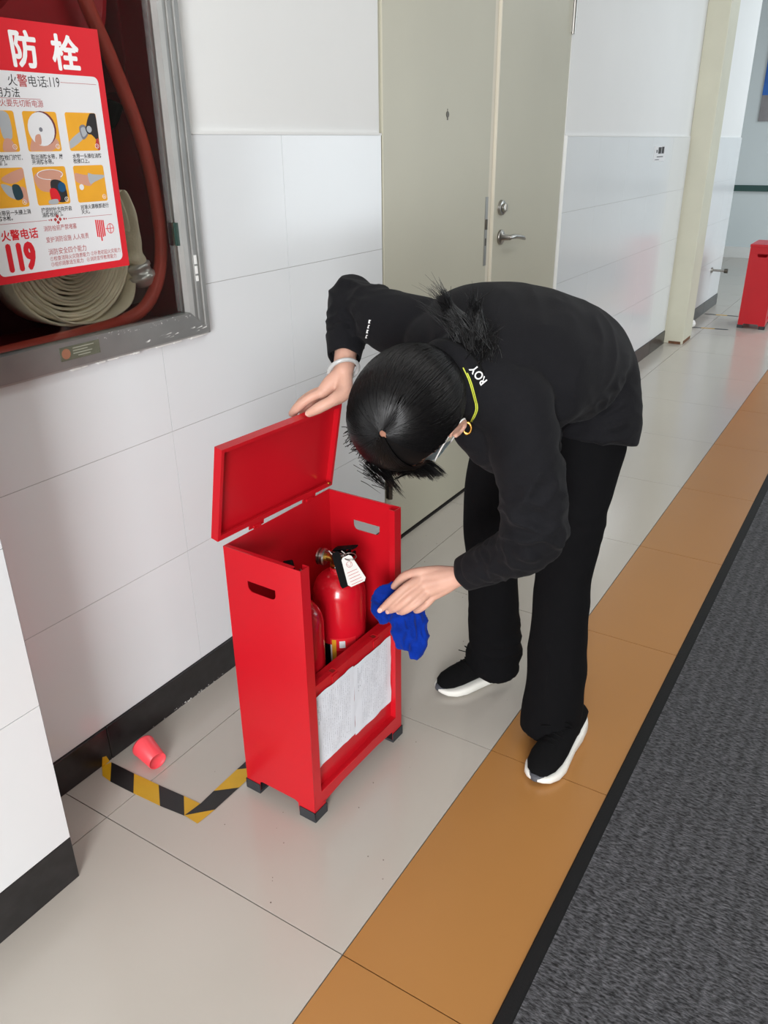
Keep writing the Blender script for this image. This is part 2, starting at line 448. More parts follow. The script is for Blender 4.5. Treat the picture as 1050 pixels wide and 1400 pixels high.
# ------------------------------------------------------------------ double door
door = D.objects.new('door_1', None); COL.objects.link(door); tag(door, kind='structure')
def bev_box(name, lo, hi, m, p, b=0.003): return bxo(name, lo, hi, m, p, b)
bev_box('door_frame', (-0.12, DY0 - 0.001 + 0.001, 0), (-0.012, DY0 + 0.013, DZ), M_DOOR, door, 0.002)
bev_box('door_frame', (-0.12, 2.800, 0), (-0.014, DY1 - 0.001, DZ), M_DOORE, door, 0.002)
bev_box('door_frame', (-0.12, DY0 + 0.013, DZ - 0.04), (-0.014, 2.8, DZ), M_DOOR, door, 0.002)
leafL = bev_box('door_leaf', (-0.055, DY0 + 0.016, 0.012), (-0.006, 2.092, DZ - 0.045), M_DOOR, door)
bev_box('leaf_edge_strip', (-0.055, 2.0925, 0.012), (-0.012, 2.128, DZ - 0.045), M_DOORE, door, 0.001)
bev_box('lock_plate', (-0.012, 2.068, 0.86), (-0.0045, 2.090, 1.095), M_STEEL, leafL, 0.0008)
bm = bmesh.new(); box(bm, (-0.0045, 2.073, 0.985), (-0.001, 2.084, 1.02)); box(bm, (-0.0045, 2.074, 0.93), (-0.0035, 2.083, 0.955)); obj('latch_bolt', bm, M_DKSTEEL, leafL)
leafR = bev_box('door_leaf', (-0.055, 2.137, 0.012), (-0.004, 2.797, DZ - 0.045), M_DOOR, door)
bev_box('leaf_edge_strip', (-0.05, 2.1305, 0.012), (-0.002, 2.1365, DZ - 0.045), M_DOORE, door, 0.0005)
# key-shaped scar, bolt and dark strip for the gap below
bm = bmesh.new(); cyl(bm, (-0.0062, 1.769, 1.350), (-0.0045, 1.769, 1.350), 0.009, 12); box(bm, (-0.0062, 1.766, 1.334), (-0.005, 1.773, 1.352)); box(bm, (-0.0062, 1.7675, 1.352), (-0.005, 1.770, 1.366)); obj('key_hole', bm, M_DKSTEEL, leafL)
bm = bmesh.new(); cyl(bm, (0.0, 1.402, 0.185), (0.0, 1.402, 0.30), 0.009, 14); box(bm, (-0.008, 1.388, 0.19), (-0.003, 1.418, 0.29)); cyl(bm, (0.0, 1.402, 0.225), (0.0, 1.402, 0.258), 0.0108, 14)
obj('door_hinge', bm, M_DKSTEEL, leafL)
bm = bmesh.new(); cyl(bm, (0.0, 2.797, 1.655), (0.0, 2.797, 2.02), 0.009, 12); box(bm, (-0.006, 2.785, 1.66), (-0.002, 2.81, 1.80)); cyl(bm, (0, 2.797, 1.71), (0, 2.797, 1.714), 0.0105, 12)
obj('door_hinge', bm, M_STEEL, leafR)
dh = bmesh.new()
lathe(dh, (-0.004, 2.205, 0.948), (1, 0, 0), [(0, 0.027), (0.006, 0.027), (0.009, 0.023), (0.010, 0.012), (0.042, 0.009), (0.044, 0.004)], 24)
tube(dh, spline([(0.036, 2.200, 0.948), (0.040, 2.225, 0.950), (0.041, 2.27, 0.946), (0.040, 2.32, 0.938), (0.036, 2.345, 0.932)], 5), [0.009] * 8 + [0.008] * 8 + [0.006] * 4 + [0.004], 10)
obj('door_handle', dh, M_STEEL, leafR, True)
dl = bmesh.new()
lathe(dl, (-0.004, 2.198, 1.052), (1, 0, 0), [(0, 0.027), (0.010, 0.025), (0.012, 0.016), (0.020, 0.015), (0.021, 0.010)], 24)
box(dl, (0.017, 2.195, 1.040), (0.0215, 2.201, 1.064))
obj('deadbolt', dl, M_STEEL, leafR)
bxo('door_gap_shade', (-0.12, DY0 + 0.014, -0.006), (-0.004, 2.799, 0.002), M_DARKJOINT, door)  # near-black strip standing for the shade in the gap under the leaves
bxo('backing', (-0.34, DY0 + 0.001, 0), (-0.13, 2.81, DZ), M_DARKJOINT, door)
# bright tile edge trim on the right of the door
tag(bxo('trim_4', (-0.008, DY1 - 0.0005, 0.0), (0.0035, DY1 + 0.0025, 1.29), mat('white_edge_trim', rgb(240, 242, 242), 0.3)), kind='structure')

# cream post at the opening further on
post = bxo('wall_post', (-0.008, 5.02, 0.0), (0.124, 5.27, 2.8), M_FRAMEP, None, 0.003); tag(post, kind='structure')
bm = bmesh.new()
for (lo, hi) in [((0.1235, 5.03, 0), (0.1250, 5.24, 0.022)), ((0.03, 5.0185, 0), (0.11, 5.020, 0.018))]: box(bm, lo, hi)
obj('rust_patch', bm, mat('rusty_paint', rgb(112, 76, 52), 0.9, var=0.3, vscale=80), post)['kind'] = 'stuff'

# switch label on the far tiles
lab = bxo('wall_sticker', (0.0004, 4.19, 1.165), (0.0018, 4.42, 1.245), M_PRINTW); tag(lab, 'small white notice sticker at the top of the tiled wall beyond the door', 'sticker')
bm = bmesh.new()
for a, b, c, d in [(4.23, 4.25, 1.21, 1.225), (4.27, 4.33, 1.205, 1.238), (4.34, 4.39, 1.205, 1.24), (4.25, 4.38, 1.187, 1.191), (4.22, 4.3, 1.173, 1.176)]: box(bm, (0.0018, a, c), (0.0022, b, d))
obj('print', bm, M_PRINTK, lab)['kind'] = 'stuff'

# small steel latch lying out from the far wall and blue picture on the far wall
r = empty('door_stop', (0.0, 6.3, 0.24)); tag(r, 'small chrome door stop on the grey tiled wall beyond the cream post', 'door stop')
bm = bmesh.new(); cyl(bm, (0.0005, 6.30, 0.33), (0.012, 6.30, 0.33), 0.022, 16); cyl(bm, (0.012, 6.30, 0.33), (0.10, 6.30, 0.33), 0.009, 12)
obj('stem', bm, M_STEEL, r)
bm = bmesh.new(); cyl(bm, (0.10, 6.30, 0.33), (0.125, 6.30, 0.33), 0.017, 16); obj('buffer', bm, M_DKSTEEL, r); adopt(r)
r = empty('wall_picture', (-0.05, 9.99, 1.47)); tag(r, 'blue and grey picture board hanging high on the far wall', 'picture')
bm = bmesh.new(); box(bm, (-0.43, 9.975, 1.46), (1.4, 9.998, 2.6)); obj('board', bm, mat('picture_grey', rgb(140, 138, 140), 0.6, var=0.25, vscale=4), r)
bm = bmesh.new(); box(bm, (-0.43, 9.972, 1.72), (1.4, 9.975, 2.6)); obj('picture_print', bm, mat('picture_blue', rgb(42, 100, 180), 0.5, var=0.3, vscale=3), r); adopt(r)

# carpet runner
cp = empty('carpet_runner', (1.9, 3, 0)); tag(cp, 'charcoal woven carpet runner with a black bound edge along the ochre tiles', 'carpet')
bm = bmesh.new(); rings = []
NY = 60
for i in range(NY + 1):
    y = -3.8 + 13.0 * i / NY
    rings.append([V((XC + 0.001, y, 0.001)), V((XC + 0.004, y, 0.0045)), V((XC + 0.024, y, 0.0062)), V((XC + 0.030, y, 0.0055)), V((XC + 0.030, y, 0.001))])
rings_to_bm(bm, rings); obj('binding', bm, mat('black_carpet_binding', rgb(16, 16, 17), 0.7, spec=0.3, bump=0.3, bscale=200), cp)
bxo('woven_field', (XC + 0.0302, -3.8, 0.001), (2.75, 9.2, 0.0085), M_CARPET, cp)
adopt(cp)

# hazard tape on the floor
def hazard_tape(name, A, B, w, nst, slant, label, flip=False, thick=0.0004, z=0.0004, first=0):
    A, B = V((*A, 0)), V((*B, 0)); t = (B - A); L = t.length; t.normalize(); n = V((-t.y, t.x, 0))
    r = empty(name, A); tag(r, label, 'tape')
    step = L / nst
    for k in range(nst):
        a, b = k * step, (k + 1) * step
        s0 = 0 if k == 0 else slant; s1 = 0 if k == nst - 1 else slant
        jit = random.uniform(-0.001, 0.001)
        pts = [A + t * a, A + t * b, A + t * (b + s1) + n * (w + jit), A + t * (a + s0) + n * (w + jit)]
        bm = bmesh.new(); poly(bm, [p + V((0, 0, z)) for p in pts], 0, (0, 0, thick))
        obj('stripe', bm, M_TAPEY if (k + first) % 2 == 0 else M_TAPEK, r)
    adopt(r); return r
def tape_quads(name, base, label, quads, z=0.0004):
    r = empty(name, (*base, 0)); tag(r, label, 'tape')
    for k, (c, pts) in enumerate(quads):
        bm = bmesh.new(); poly(bm, [(x, y, z + 0.00002 * k) for x, y in pts], 0, (0, 0, 0.0004)); obj('stripe', bm, M_TAPEY if c == 'y' else M_TAPEK, r)
    adopt(r)
tape_quads('floor_tape', (0.012, 0.15), 'yellow and black hazard tape strip running out from the skirting to the corner', [
    ('y', [(0.0075, 0.158), (0.0075, 0.150), (0.030, 0.132), (0.059, 0.129), (0.013, 0.172)]),
    ('k', [(0.013, 0.172), (0.059, 0.129), (0.130, 0.131), (0.085, 0.1735)]), ('y', [(0.085, 0.1735), (0.130, 0.131), (0.206, 0.135), (0.158, 0.177)]),
    ('k', [(0.158, 0.177), (0.206, 0.135), (0.270, 0.142), (0.229, 0.182)]), ('y', [(0.229, 0.182), (0.270, 0.142), (0.2745, 0.184)])])
tape_quads('floor_tape', (0.29, 0.16), 'yellow and black hazard tape strip going from the corner under the open red box', [
    ('y', [(0.270, 0.1425), (0.309, 0.140), (0.313, 0.187)]), ('k', [(0.270, 0.1430), (0.313, 0.187), (0.314, 0.262), (0.274, 0.226), (0.2755, 0.184)]),
    ('y', [(0.274, 0.226), (0.314, 0.262), (0.3125, 0.335), (0.273, 0.302)]), ('k', [(0.273, 0.302), (0.3125, 0.335), (0.3135, 0.41), (0.273, 0.375)]),
    ('y', [(0.273, 0.375), (0.3135, 0.41), (0.3135, 0.485), (0.273, 0.45)])], 0.001)
bm = bmesh.new(); poly(bm, [(0.0066, 0.1505, 0.0), (0.0066, 0.172, 0.001), (0.0068, 0.166, 0.020), (0.0068, 0.156, 0.024)], 0, (0.0004, 0, 0))
tag(obj('tape_end', bm, M_TAPEY), 'torn yellow tape end turned up against the black skirting', 'tape')

# specks of dirt on the floor and chipped paint along the skirting
bm = bmesh.new(); rgs = random.Random(21)
for k in range(90):
    x, y, r_ = rgs.uniform(.02, .72), rgs.uniform(.05, 2.2), rgs.uniform(.0008, .0022)
    poly(bm, [(x + r_ * math.cos(a) * rgs.uniform(.6, 1.2), y + r_ * math.sin(a) * rgs.uniform(.6, 1.2), .0003) for a in (0, 1.2, 2.5, 3.8, 5.1)])
obj('dirt_specks', bm, mat('dirt', rgb(96, 84, 74), 0.9), floor)['kind'] = 'stuff'
bm = bmesh.new()
for k in range(34):
    y = rgs.gauss(.43, .05); z = rgs.uniform(0, .006); w = rgs.uniform(.001, .006)
    poly(bm, [(.0064, y, z), (.0064, y + w, z), (.0064, y + w * .7, z + rgs.uniform(.001, .004))])
obj('paint_chips', bm, M_WHITEP, floor)['kind'] = 'stuff'

# coral cup on its side
cupA, cupB = V((0.060, 0.228, 0.0)), V((0.120, 0.214, 0.0))
r = empty('paper_cup', (0.1, 0.22, 0)); tag(r, 'short coral red paper cup lying on its side near the skirting', 'cup')
dcu = (cupB - cupA).normalized()
bm = bmesh.new(); r1, r2 = 0.026, 0.021; L = (cupB - cupA).length
a = cupA + V((0, 0, r1 + 0.002)); axis = (cupB + V((0, 0, r2)) - a).normalized()
lathe(bm, a, axis, [(0.0, r1 - 0.0012), (-0.0006, r1 + 0.0008), (0.003, r1 + 0.0012), (0.0045, r1), (L, r2), (L + 0.0004, r2 - 0.001), (L - 0.003, r2 - 0.0015), (L - 0.003, 0.001)], 28)
obj('cup_wall', bm, M_CUP, r, True)
bm = bmesh.new(); lathe(bm, a, axis, [(0.004, r1 - 0.001), (0.0042, 0.001)], 28); obj('cup_base', bm, M_CUP, r); adopt(r)

# far floor tape, around the far box
for A_, B_, nm in [((0.02, 5.62), (0.30, 5.66), 'worn dark tape mark on the floor before the distant red box'), ((0.02, 6.2), (0.27, 6.22), 'worn dark tape mark on the floor behind the distant red box')]:
    hazard_tape('floor_tape', A_, B_, 0.03, 3, 0.004, nm, first=1)
bm = bmesh.new(); bmesh.ops.create_icosphere(bm, subdivisions=2, radius=0.03, matrix=Matrix.Translation((0.045, 5.62, 0.0305)))
for v in bm.verts: v.co += V((noise.noise(v.co * 60), noise.noise(v.co * 60 + V((3, 0, 0))), 0)) * 0.006
tag(obj('paper_ball', bm, M_WHITEP), 'crumpled white paper ball on the floor by the cream post', 'litter')

# ------------------------------------------------------------------ hydrant cabinet
cab = empty('hydrant_cabinet', (0, 0.14, 0.9)); tag(cab, 'glass fronted hydrant cabinet in an aluminium frame set into the tiled wall', 'cabinet')
h0, h1, hz0, hz1 = HOLE
bm = bmesh.new()
T = 0.003; XB = -0.26
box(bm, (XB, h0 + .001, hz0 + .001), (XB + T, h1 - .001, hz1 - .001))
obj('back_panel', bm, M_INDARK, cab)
bm = bmesh.new()
box(bm, (XB + T, h0 + .001, hz0 + .001), (-0.012, h1 - .001, hz0 + T)); box(bm, (XB + T, h0 + .001, hz1 - T), (-0.012, h1 - .001, hz1 - .001))
box(bm, (XB + T, h1 - T, hz0 + T), (-0.012, h1 - .001, hz1 - T)); box(bm, (XB + T, h0 + .001, hz0 + T), (-0.012, h0 + T, hz1 - T))
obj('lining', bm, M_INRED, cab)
YI, YO_, ZI, ZO_ = 0.562, 0.625, 0.942, 0.888    # inner and outer edge of the frame
FY0 = -0.02; ZT = 1.93
def ybar(za, zb, xa, xb, m, nm, mit=True):  # horizontal bar with mitred right end: end goes with z
    bm = bmesh.new()
    yr = lambda z: YI + (ZI - z) / (ZI - ZO_) * (YO_ - YI)
    poly(bm, [(xb, FY0, za), (xb, yr(za), za), (xb, yr(zb), zb), (xb, FY0, zb)], 0, (xa - xb, 0, 0))
    return obj(nm, bm, m, cab)
def zbar(ya, yb, xa, xb, m, nm):
    bm = bmesh.new()
    zl = lambda y: ZI - (y - YI) / (YO_ - YI) * (ZI - ZO_)
    poly(bm, [(xb, ya, zl(ya) + 0.0008), (xb, yb, zl(yb) + 0.0008), (xb, yb, ZT), (xb, ya, ZT)], 0, (xa - xb, 0, 0))
    return obj(nm, bm, m, cab)
ybar(ZO_ + 0.006, ZI, -0.008, 0.020, M_ALU, 'bottom_rail'); ybar(ZO_, ZO_ + 0.007, 0.0003, 0.010, M_ALUL, 'frame_lip')
zbar(YI, YI + 0.013, -0.008, 0.020, M_ALUL, 'side_stile')
bm = bmesh.new()
zl = lambda y: ZI - (y - YI) / (YO_ - YI) * (ZI - ZO_)
gy = [YI + 0.013, 0.582, 0.583, 0.589, 0.590, 0.597, 0.598, 0.607, 0.608, 0.617]
gx = [0.018, 0.018, 0.0155, 0.0155, 0.019, 0.019, 0.0155, 0.0155, 0.019, 0.019]
rr = [[V((gx[i], gy[i], zl(gy[i]) + 0.0008)), V((gx[i], gy[i], ZT)), V((-0.004, gy[i], ZT)), V((-0.004, gy[i], zl(gy[i]) + 0.0008))] for i in range(len(gy))]
rings_to_bm(bm, rr); obj('ribbed_stile', bm, M_ALU, cab)
zbar(0.617, YO_, 0.0003, 0.012, M_ALUL, 'frame_lip')
bxo('top_rail', (-0.008, FY0, ZT + 0.001), (0.02, YO_, ZT + 0.05), M_ALU, cab)
bxo('side_stile', (-0.008, FY0 - 0.05, ZO_), (0.02, FY0 - 0.001, ZT + 0.05), M_ALU, cab)
gl = bxo('glass_pane', (0.0005, FY0, ZI - 0.006), (0.0035, YI + 0.006, ZT + 0.01), M_GLASS, cab)
bm = bmesh.new()
for a, b in [(1.040, 1.058), (1.020, 1.036), (1.005, 1.016)]: box(bm, (0.0192, 0.589, a), (0.0212, 0.5955, b))
obj('key_slot', bm, M_WHITEP, cab)['kind'] = 'stuff'
bxo('rubber_seal', (0.0036, YI - 0.006, 1.08), (0.012, YI - 0.0003, 1.125), mat('dark_green_rubber', rgb(38, 62, 56), 0.5), cab)
np_ = bxo('name_plate', (0.0202, 0.224, 0.909), (0.0216, 0.313, 0.934), mat('olive_plate', rgb(110, 112, 96), 0.4, metal=0.3, var=0.15, vscale=60), cab)
bm = bmesh.new(); cyl(bm, (0.0216, 0.236, 0.9215), (0.0222, 0.236, 0.9215), 0.0095, 20); obj('seal_mark', bm, mat('copper_mark', rgb(158, 108, 84), 0.5), np_)
bm = bmesh.new()
for k, (a, b) in enumerate([(0.252, 0.300), (0.252, 0.285), (0.252, 0.295), (0.262, 0.290)]): box(bm, (0.0216, a, 0.9285 - k * 0.0050), (0.0219, b, 0.9300 - k * 0.0050))
obj('print', bm, mat('pale_print', rgb(160, 160, 145), 0.5), np_)['kind'] = 'stuff'
# chipped sealant along the frame's edge
bm = bmesh.new(); rng = random.Random(3)
for k in range(60):
    y = rng.uniform(0.25, 0.62); box(bm, (0.0002, y, ZO_ - rng.uniform(0.001, 0.004)), (0.006 + rng.uniform(0, 0.004), y + rng.uniform(0.004, 0.02), ZO_ + 0.0005))
for k in range(26):
    z = rng.uniform(0.9, 1.0); box(bm, (0.0002, YO_ - 0.001, z), (0.006, YO_ + rng.uniform(0.002, 0.005), z + rng.uniform(0.004, 0.012)))
obj('sealant', bm, mat('white_sealant', rgb(232, 232, 228), 0.8), cab)['kind'] = 'stuff'
bm = bmesh.new()
for k in range(34):
    y = rng.uniform(0.30, 0.56); z = ZI - rng.uniform(0.001, 0.012); poly(bm, [(0.0203, y, z), (0.0203, y + rng.uniform(.001, .004), z + .0005), (0.0203, y + rng.uniform(0, .003), z + rng.uniform(.001, .003))], 0)
for k in range(16):
    y = rng.uniform(0.42, 0.60); z = rng.uniform(0.899, 0.912); poly(bm, [(0.0203, y, z), (0.0203, y + rng.uniform(.008, .02), z + .0015), (0.0203, y + rng.uniform(.008, .02), z + rng.uniform(.002, .004))], 0)
obj('scratch_flakes', bm, M_WHITEP, cab)['kind'] = 'stuff'
adopt(cab)

# inside the cabinet
rl = empty('hose_reel', (-0.2, 0.235, 1.56)); tag(rl, 'large red hose reel drum inside the hydrant cabinet', 'hose reel')
bm = bmesh.new(); lathe(bm, (-0.085, 0.235, 1.58), (1, 0, 0), [(0, 0.05), (0.0, 0.292), (0.004, 0.300), (0.010, 0.300), (0.012, 0.290), (0.006, 0.27), (0.006, 0.12), (0.02, 0.10), (0.02, 0.01)], 64)
obj('flange', bm, mat('deep_red_enamel', rgb(176, 24, 38), 0.35), rl, False)
bm = bmesh.new(); lathe(bm, (-0.235, 0.235, 1.58), (1, 0, 0), [(0, 0.15), (0.149, 0.15)], 48); obj('drum', bm, M_INRED, rl)
bm = bmesh.new(); lathe(bm, (-0.245, 0.235, 1.58), (1, 0, 0), [(0, 0.05), (0.0, 0.26), (0.008, 0.26), (0.008, 0.05)], 48); obj('flange', bm, M_INRED, rl); adopt(rl)
br = empty('reel_bracket', (-0.2, 0.5, 1.5)); tag(br, 'red steel bracket with two bolts at the upper right of the hydrant cabinet', 'bracket')
bm = bmesh.new(); box(bm, (-0.20, 0.535, 1.37), (-0.195, 0.598, 1.80), 0, 0.002); box(bm, (-0.195, 0.593, 1.37), (-0.12, 0.598, 1.80)); obj('bracket_plate', bm, mat('bracket_red', rgb(140, 24, 38), 0.4), br)
bm = bmesh.new()
for z in (1.40, 1.47, 1.52):
    cyl(bm, (-0.195, 0.565, z), (-0.186, 0.565, z), 0.013, 6); cyl(bm, (-0.186, 0.565, z), (-0.180, 0.565, z), 0.007, 12)
    obj('bolt', bm, M_STEEL, br); bm = bmesh.new()
bm.free(); adopt(br)
# red rubber hose
hp = spline([(-0.05, 0.415, 1.62), (-0.045, 0.455, 1.50), (-0.043, 0.488, 1.425), (-0.042, 0.533, 1.308), (-0.042, 0.555, 1.21), (-0.042, 0.561, 1.10), (-0.042, 0.543, 1.02), (-0.042, 0.500, 0.965), (-0.042, 0.44, 0.943), (-0.042, 0.36, 0.936), (-0.042, 0.22, 0.933), (-0.042, 0.05, 0.932)], 8)
bm = bmesh.new(); tube(bm, hp, 0.0135, 16); tag(obj('rubber_hose', bm, M_PINKH, None, True), 'dull red rubber hose curving down the right side of the hydrant cabinet', 'hose')
# rolled canvas hose: a spiral ribbon on edge
ch = empty('canvas_hose', (-0.1, 0.36, 0.93)); tag(ch, 'rolled flat beige canvas fire hose standing behind the cabinet glass', 'hose')
cy, cz = 0.350, 1.075
bm = bmesh.new()
def ribbon(bm, path, xa, xb, th):
    rings = []
    K = len(path)
    for i, (y, z) in enumerate(path):
        a = path[max(i - 1, 0)]; b = path[min(i + 1, K - 1)]
        t = V((0, b[0] - a[0], b[1] - a[1])).normalized(); n = V((0, -t.z, t.y)) * th / 2
        p = V((0, y, z)); wob = 0.0015 * math.sin(i * 0.35) + 0.001 * math.sin(i * 0.13)
        rings.append([p + n + V((xa, 0, 0)), p + n * 1.0 + V((xb + wob - 0.001, 0, 0)), p + V((xb + wob, 0, 0)), p - n + V((xb + wob - 0.001, 0, 0)), p - n + V((xa, 0, 0))])
    rings_to_bm(bm, rings)
path = []
turns = 15
for i in range(turns * 36):
    a = i / 36 * 2 * math.pi; rad = 0.020 + 0.0072 * i / 36
    rad *= 1 + 0.02 * math.sin(a * 1.7 + i * 0.004)
    path.append((cy + rad * math.cos(a) * 1.12, cz + rad * 1.0 * math.sin(a) - 0.0))
ribbon(bm, path, -0.135, -0.068, 0.0050)
obj('roll', bm, M_CANVAS, ch, True)
bm = bmesh.new()
lo = spline([(0, 0.478, 1.19), (0, 0.497, 1.12), (0, 0.497, 1.04), (0, 0.478, 0.975), (0, 0.43, 0.950), (0, 0.37, 0.947), (0, 0.315, 0.958), (0, 0.27, 0.99), (0, 0.235, 1.03), (0, 0.21, 1.07)], 8)
ribbon(bm, [(p.y, p.z) for p in lo], -0.130, -0.060, 0.004)
lo2 = spline([(0, 0.16, 0.99), (0, 0.20, 1.0), (0, 0.225, 1.04), (0, 0.25, 0.99), (0, 0.29, 0.945)], 8)
obj('loose_turn', bm, M_CANVAS, ch, True)
bm = bmesh.new()
pts = spline([(-0.10, 0.455, 1.14), (-0.085, 0.485, 1.19), (-0.075, 0.500, 1.16), (-0.07, 0.503, 1.11), (-0.07, 0.505, 1.070), (-0.065, 0.508, 1.045)], 6)
rings = []
for i, p in enumerate(pts):
    f = i / (len(pts) - 1); wy = 0.007 + 0.014 * max(0, f - 0.55) / 0.45; wx = 0.032 - 0.010 * max(0, f - 0.55) / 0.45
    rings.append(ring(p, V((wx, 0, 0)), V((0, wy * (1 + 0.2 * math.sin(i)), 0)), 16))
rings_to_bm(bm, rings); obj('hose_end', bm, M_CANVAS, ch, True)
bm = bmesh.new(); lathe(bm, (-0.065, 0.508, 1.047), V((0.1, 0.28, -1)), [(0, 0.020), (0.004, 0.026), (0.010, 0.026), (0.012, 0.023), (0.022, 0.023), (0.024, 0.028), (0.032, 0.028), (0.036, 0.024), (0.046, 0.020), (0.05, 0.012)], 28)
obj('coupling', bm, mat('polished_aluminium', rgb(225, 225, 222), 0.3, metal=0.55), ch, True); adopt(ch)
bm = bmesh.new(); lathe(bm, (-0.145, 0.545, 0.998), V((0.5, -0.5, -0.4)), [(0, 0.02), (0, 0.048), (0.006, 0.050), (0.014, 0.050), (0.016, 0.040), (0.03, 0.038), (0.03, 0.01)], 32)
tag(obj('hose_nozzle_ring', bm, mat('dull_aluminium', rgb(200, 198, 190), 0.35, metal=0.6), None, False), 'dull aluminium coupling ring in the lower right corner of the hydrant cabinet', 'coupling')
vl = empty('hydrant_valve', (-0.1, 0.12, 0.92)); tag(vl, 'dark iron valve pipe in the lower left corner of the hydrant cabinet', 'valve')
bm = bmesh.new(); tube(bm, spline([(-0.10, -0.1, 0.955), (-0.10, 0.06, 0.955), (-0.10, 0.115, 0.955)], 6), 0.024, 18); obj('pipe', bm, mat('dark_iron', rgb(44, 36, 36), 0.5, metal=0.4), vl, True)
bm = bmesh.new(); lathe(bm, (-0.10, 0.115, 0.955), (0, 1, 0), [(0, 0.031), (0.012, 0.031), (0.014, 0.026), (0.02, 0.026), (0.022, 0.01)], 6); tube(bm, [(-0.1, 0.10, 0.99), (-0.085, 0.115, 1.0), (-0.08, 0.135, 0.995)], 0.005, 8); obj('pipe_cap', bm, M_DKSTEEL, vl); adopt(vl)
bm = bmesh.new(); tube(bm, spline([(-0.22, 0.47, 1.30), (-0.17, 0.51, 1.295), (-0.14, 0.548, 1.315), (-0.13, 0.565, 1.35)], 6), 0.016, 14); tag(obj('black_hose_bend', bm, M_BLACKP, None, True), 'short black pipe bend behind the red rubber hose in the cabinet', 'pipe')

# poster on the glass
ps = empty('poster', (0.004, 0.128, 1.056)); tag(ps, 'red and white fire hydrant instruction poster stuck on the cabinet glass', 'poster')
XP = 0.0037
bxo('sheet', (XP, 0.128, 1.056), (XP + 0.0006, 0.4275, 1.456), M_PRINTR, ps)
def rrect(bm, y0, y1, z0, z1, x, r=0.008, th=0.0002, mi=0):
    pts = []
    for (cy_, cz_, a0) in ((y1 - r, z0 + r, -90), (y1 - r, z1 - r, 0), (y0 + r, z1 - r, 90), (y0 + r, z0 + r, 180)):
        for k in range(5):
            a = math.radians(a0 + k * 22.5); pts.append((x, cy_ + r * math.cos(a), cz_ + r * math.sin(a)))
    poly(bm, pts, mi, (th, 0, 0))
XW = XP + 0.0006
bm = bmesh.new(); rrect(bm, 0.147, 0.4135, 1.0685, 1.3815, XW, 0.010, 0.0002); obj('white_panel', bm, M_PRINTW, ps)
XL = XW + 0.0002
AY, AZ = (0, 1, 0), (0, 0, 1)
def TB(s, size, y, z, sx, w, x):
    return [text_mesh(s, size, (x + 0.00001 * k, y + w * a, z + w * b), AY, AZ, sx) for k, (a, b) in enumerate([(0, 0), (-1, 0), (1, 0), (0, -1), (0, 1), (-.7, -.7), (.7, .7), (-.7, .7), (.7, -.7), (-.5, 0), (.5, 0), (0, .5), (0, -.5)])]
def T_(s, size, y, z, sx=1.0, bold=0.0, sp=1.0, x=XL + 0.0002): return text_mesh(s, size, (x, y, z), AY, AZ, sx, bold, spacing=sp)
join_meshes('title_lettering', TB('消', 0.056, 0.170, 1.3935, 1.0, 0.0017, XW + 0.0002) + TB('防', 0.056, 0.2435, 1.3935, 0.95, 0.0017, XW + 0.0002) + TB('栓', 0.056, 0.3235, 1.3935, 1.02, 0.0017, XW + 0.0002), M_TEXTW, ps)
join_meshes('phone_lettering', [T_('火', 0.0185, 0.229, 1.3615), T_('电', 0.0185, 0.2665, 1.3615), T_('话', 0.0185, 0.2855, 1.3615), T_(':119', 0.0215, 0.3035, 1.3615, 0.72)], M_PRINTK, ps)
join_meshes('phone_lettering', [T_('警', 0.0195, 0.2475, 1.361, 1, 0.0002)], M_PRINTDR, ps)
join_meshes('method_lettering', [T_('使用方法', 0.0155, 0.1865, 1.3445, 1, 0.0001)], M_PRINTK, ps)
join_meshes('warning_lettering', [T_('(灭火要先切断电源', 0.0118, 0.192, 1.3305)], M_PRINTDR, ps)
bm = bmesh.new()
for y0, y1, z in [(0.332, 0.408, 1.369), (0.160, 0.2865, 1.3415), (0.160, 0.258, 1.1515), (0.302, 0.402, 1.1515)]: box(bm, (XL, y0, z), (XL + 0.0002, y1, z + 0.0006))
for (dy, dz, s) in [(0, 0.005, .0035), (0, -0.005, .0035), (-0.005, 0, .0035), (0.005, 0, .0035), (-0.0135, 0, .0022), (0.0135, 0, .0022), (-0.018, 0, .0016), (0.018, 0, .0016)]:
    c = V((XL + 0.0001, 0.280 + dy, 1.1518 + dz)); poly(bm, [c + V((0, s, 0)), c + V((0, 0, s)), c + V((0, -s, 0)), c + V((0, 0, -s))], 0, (0.0002, 0, 0))
obj('rule_line', bm, M_PRINTDR, ps)['kind'] = 'stuff'
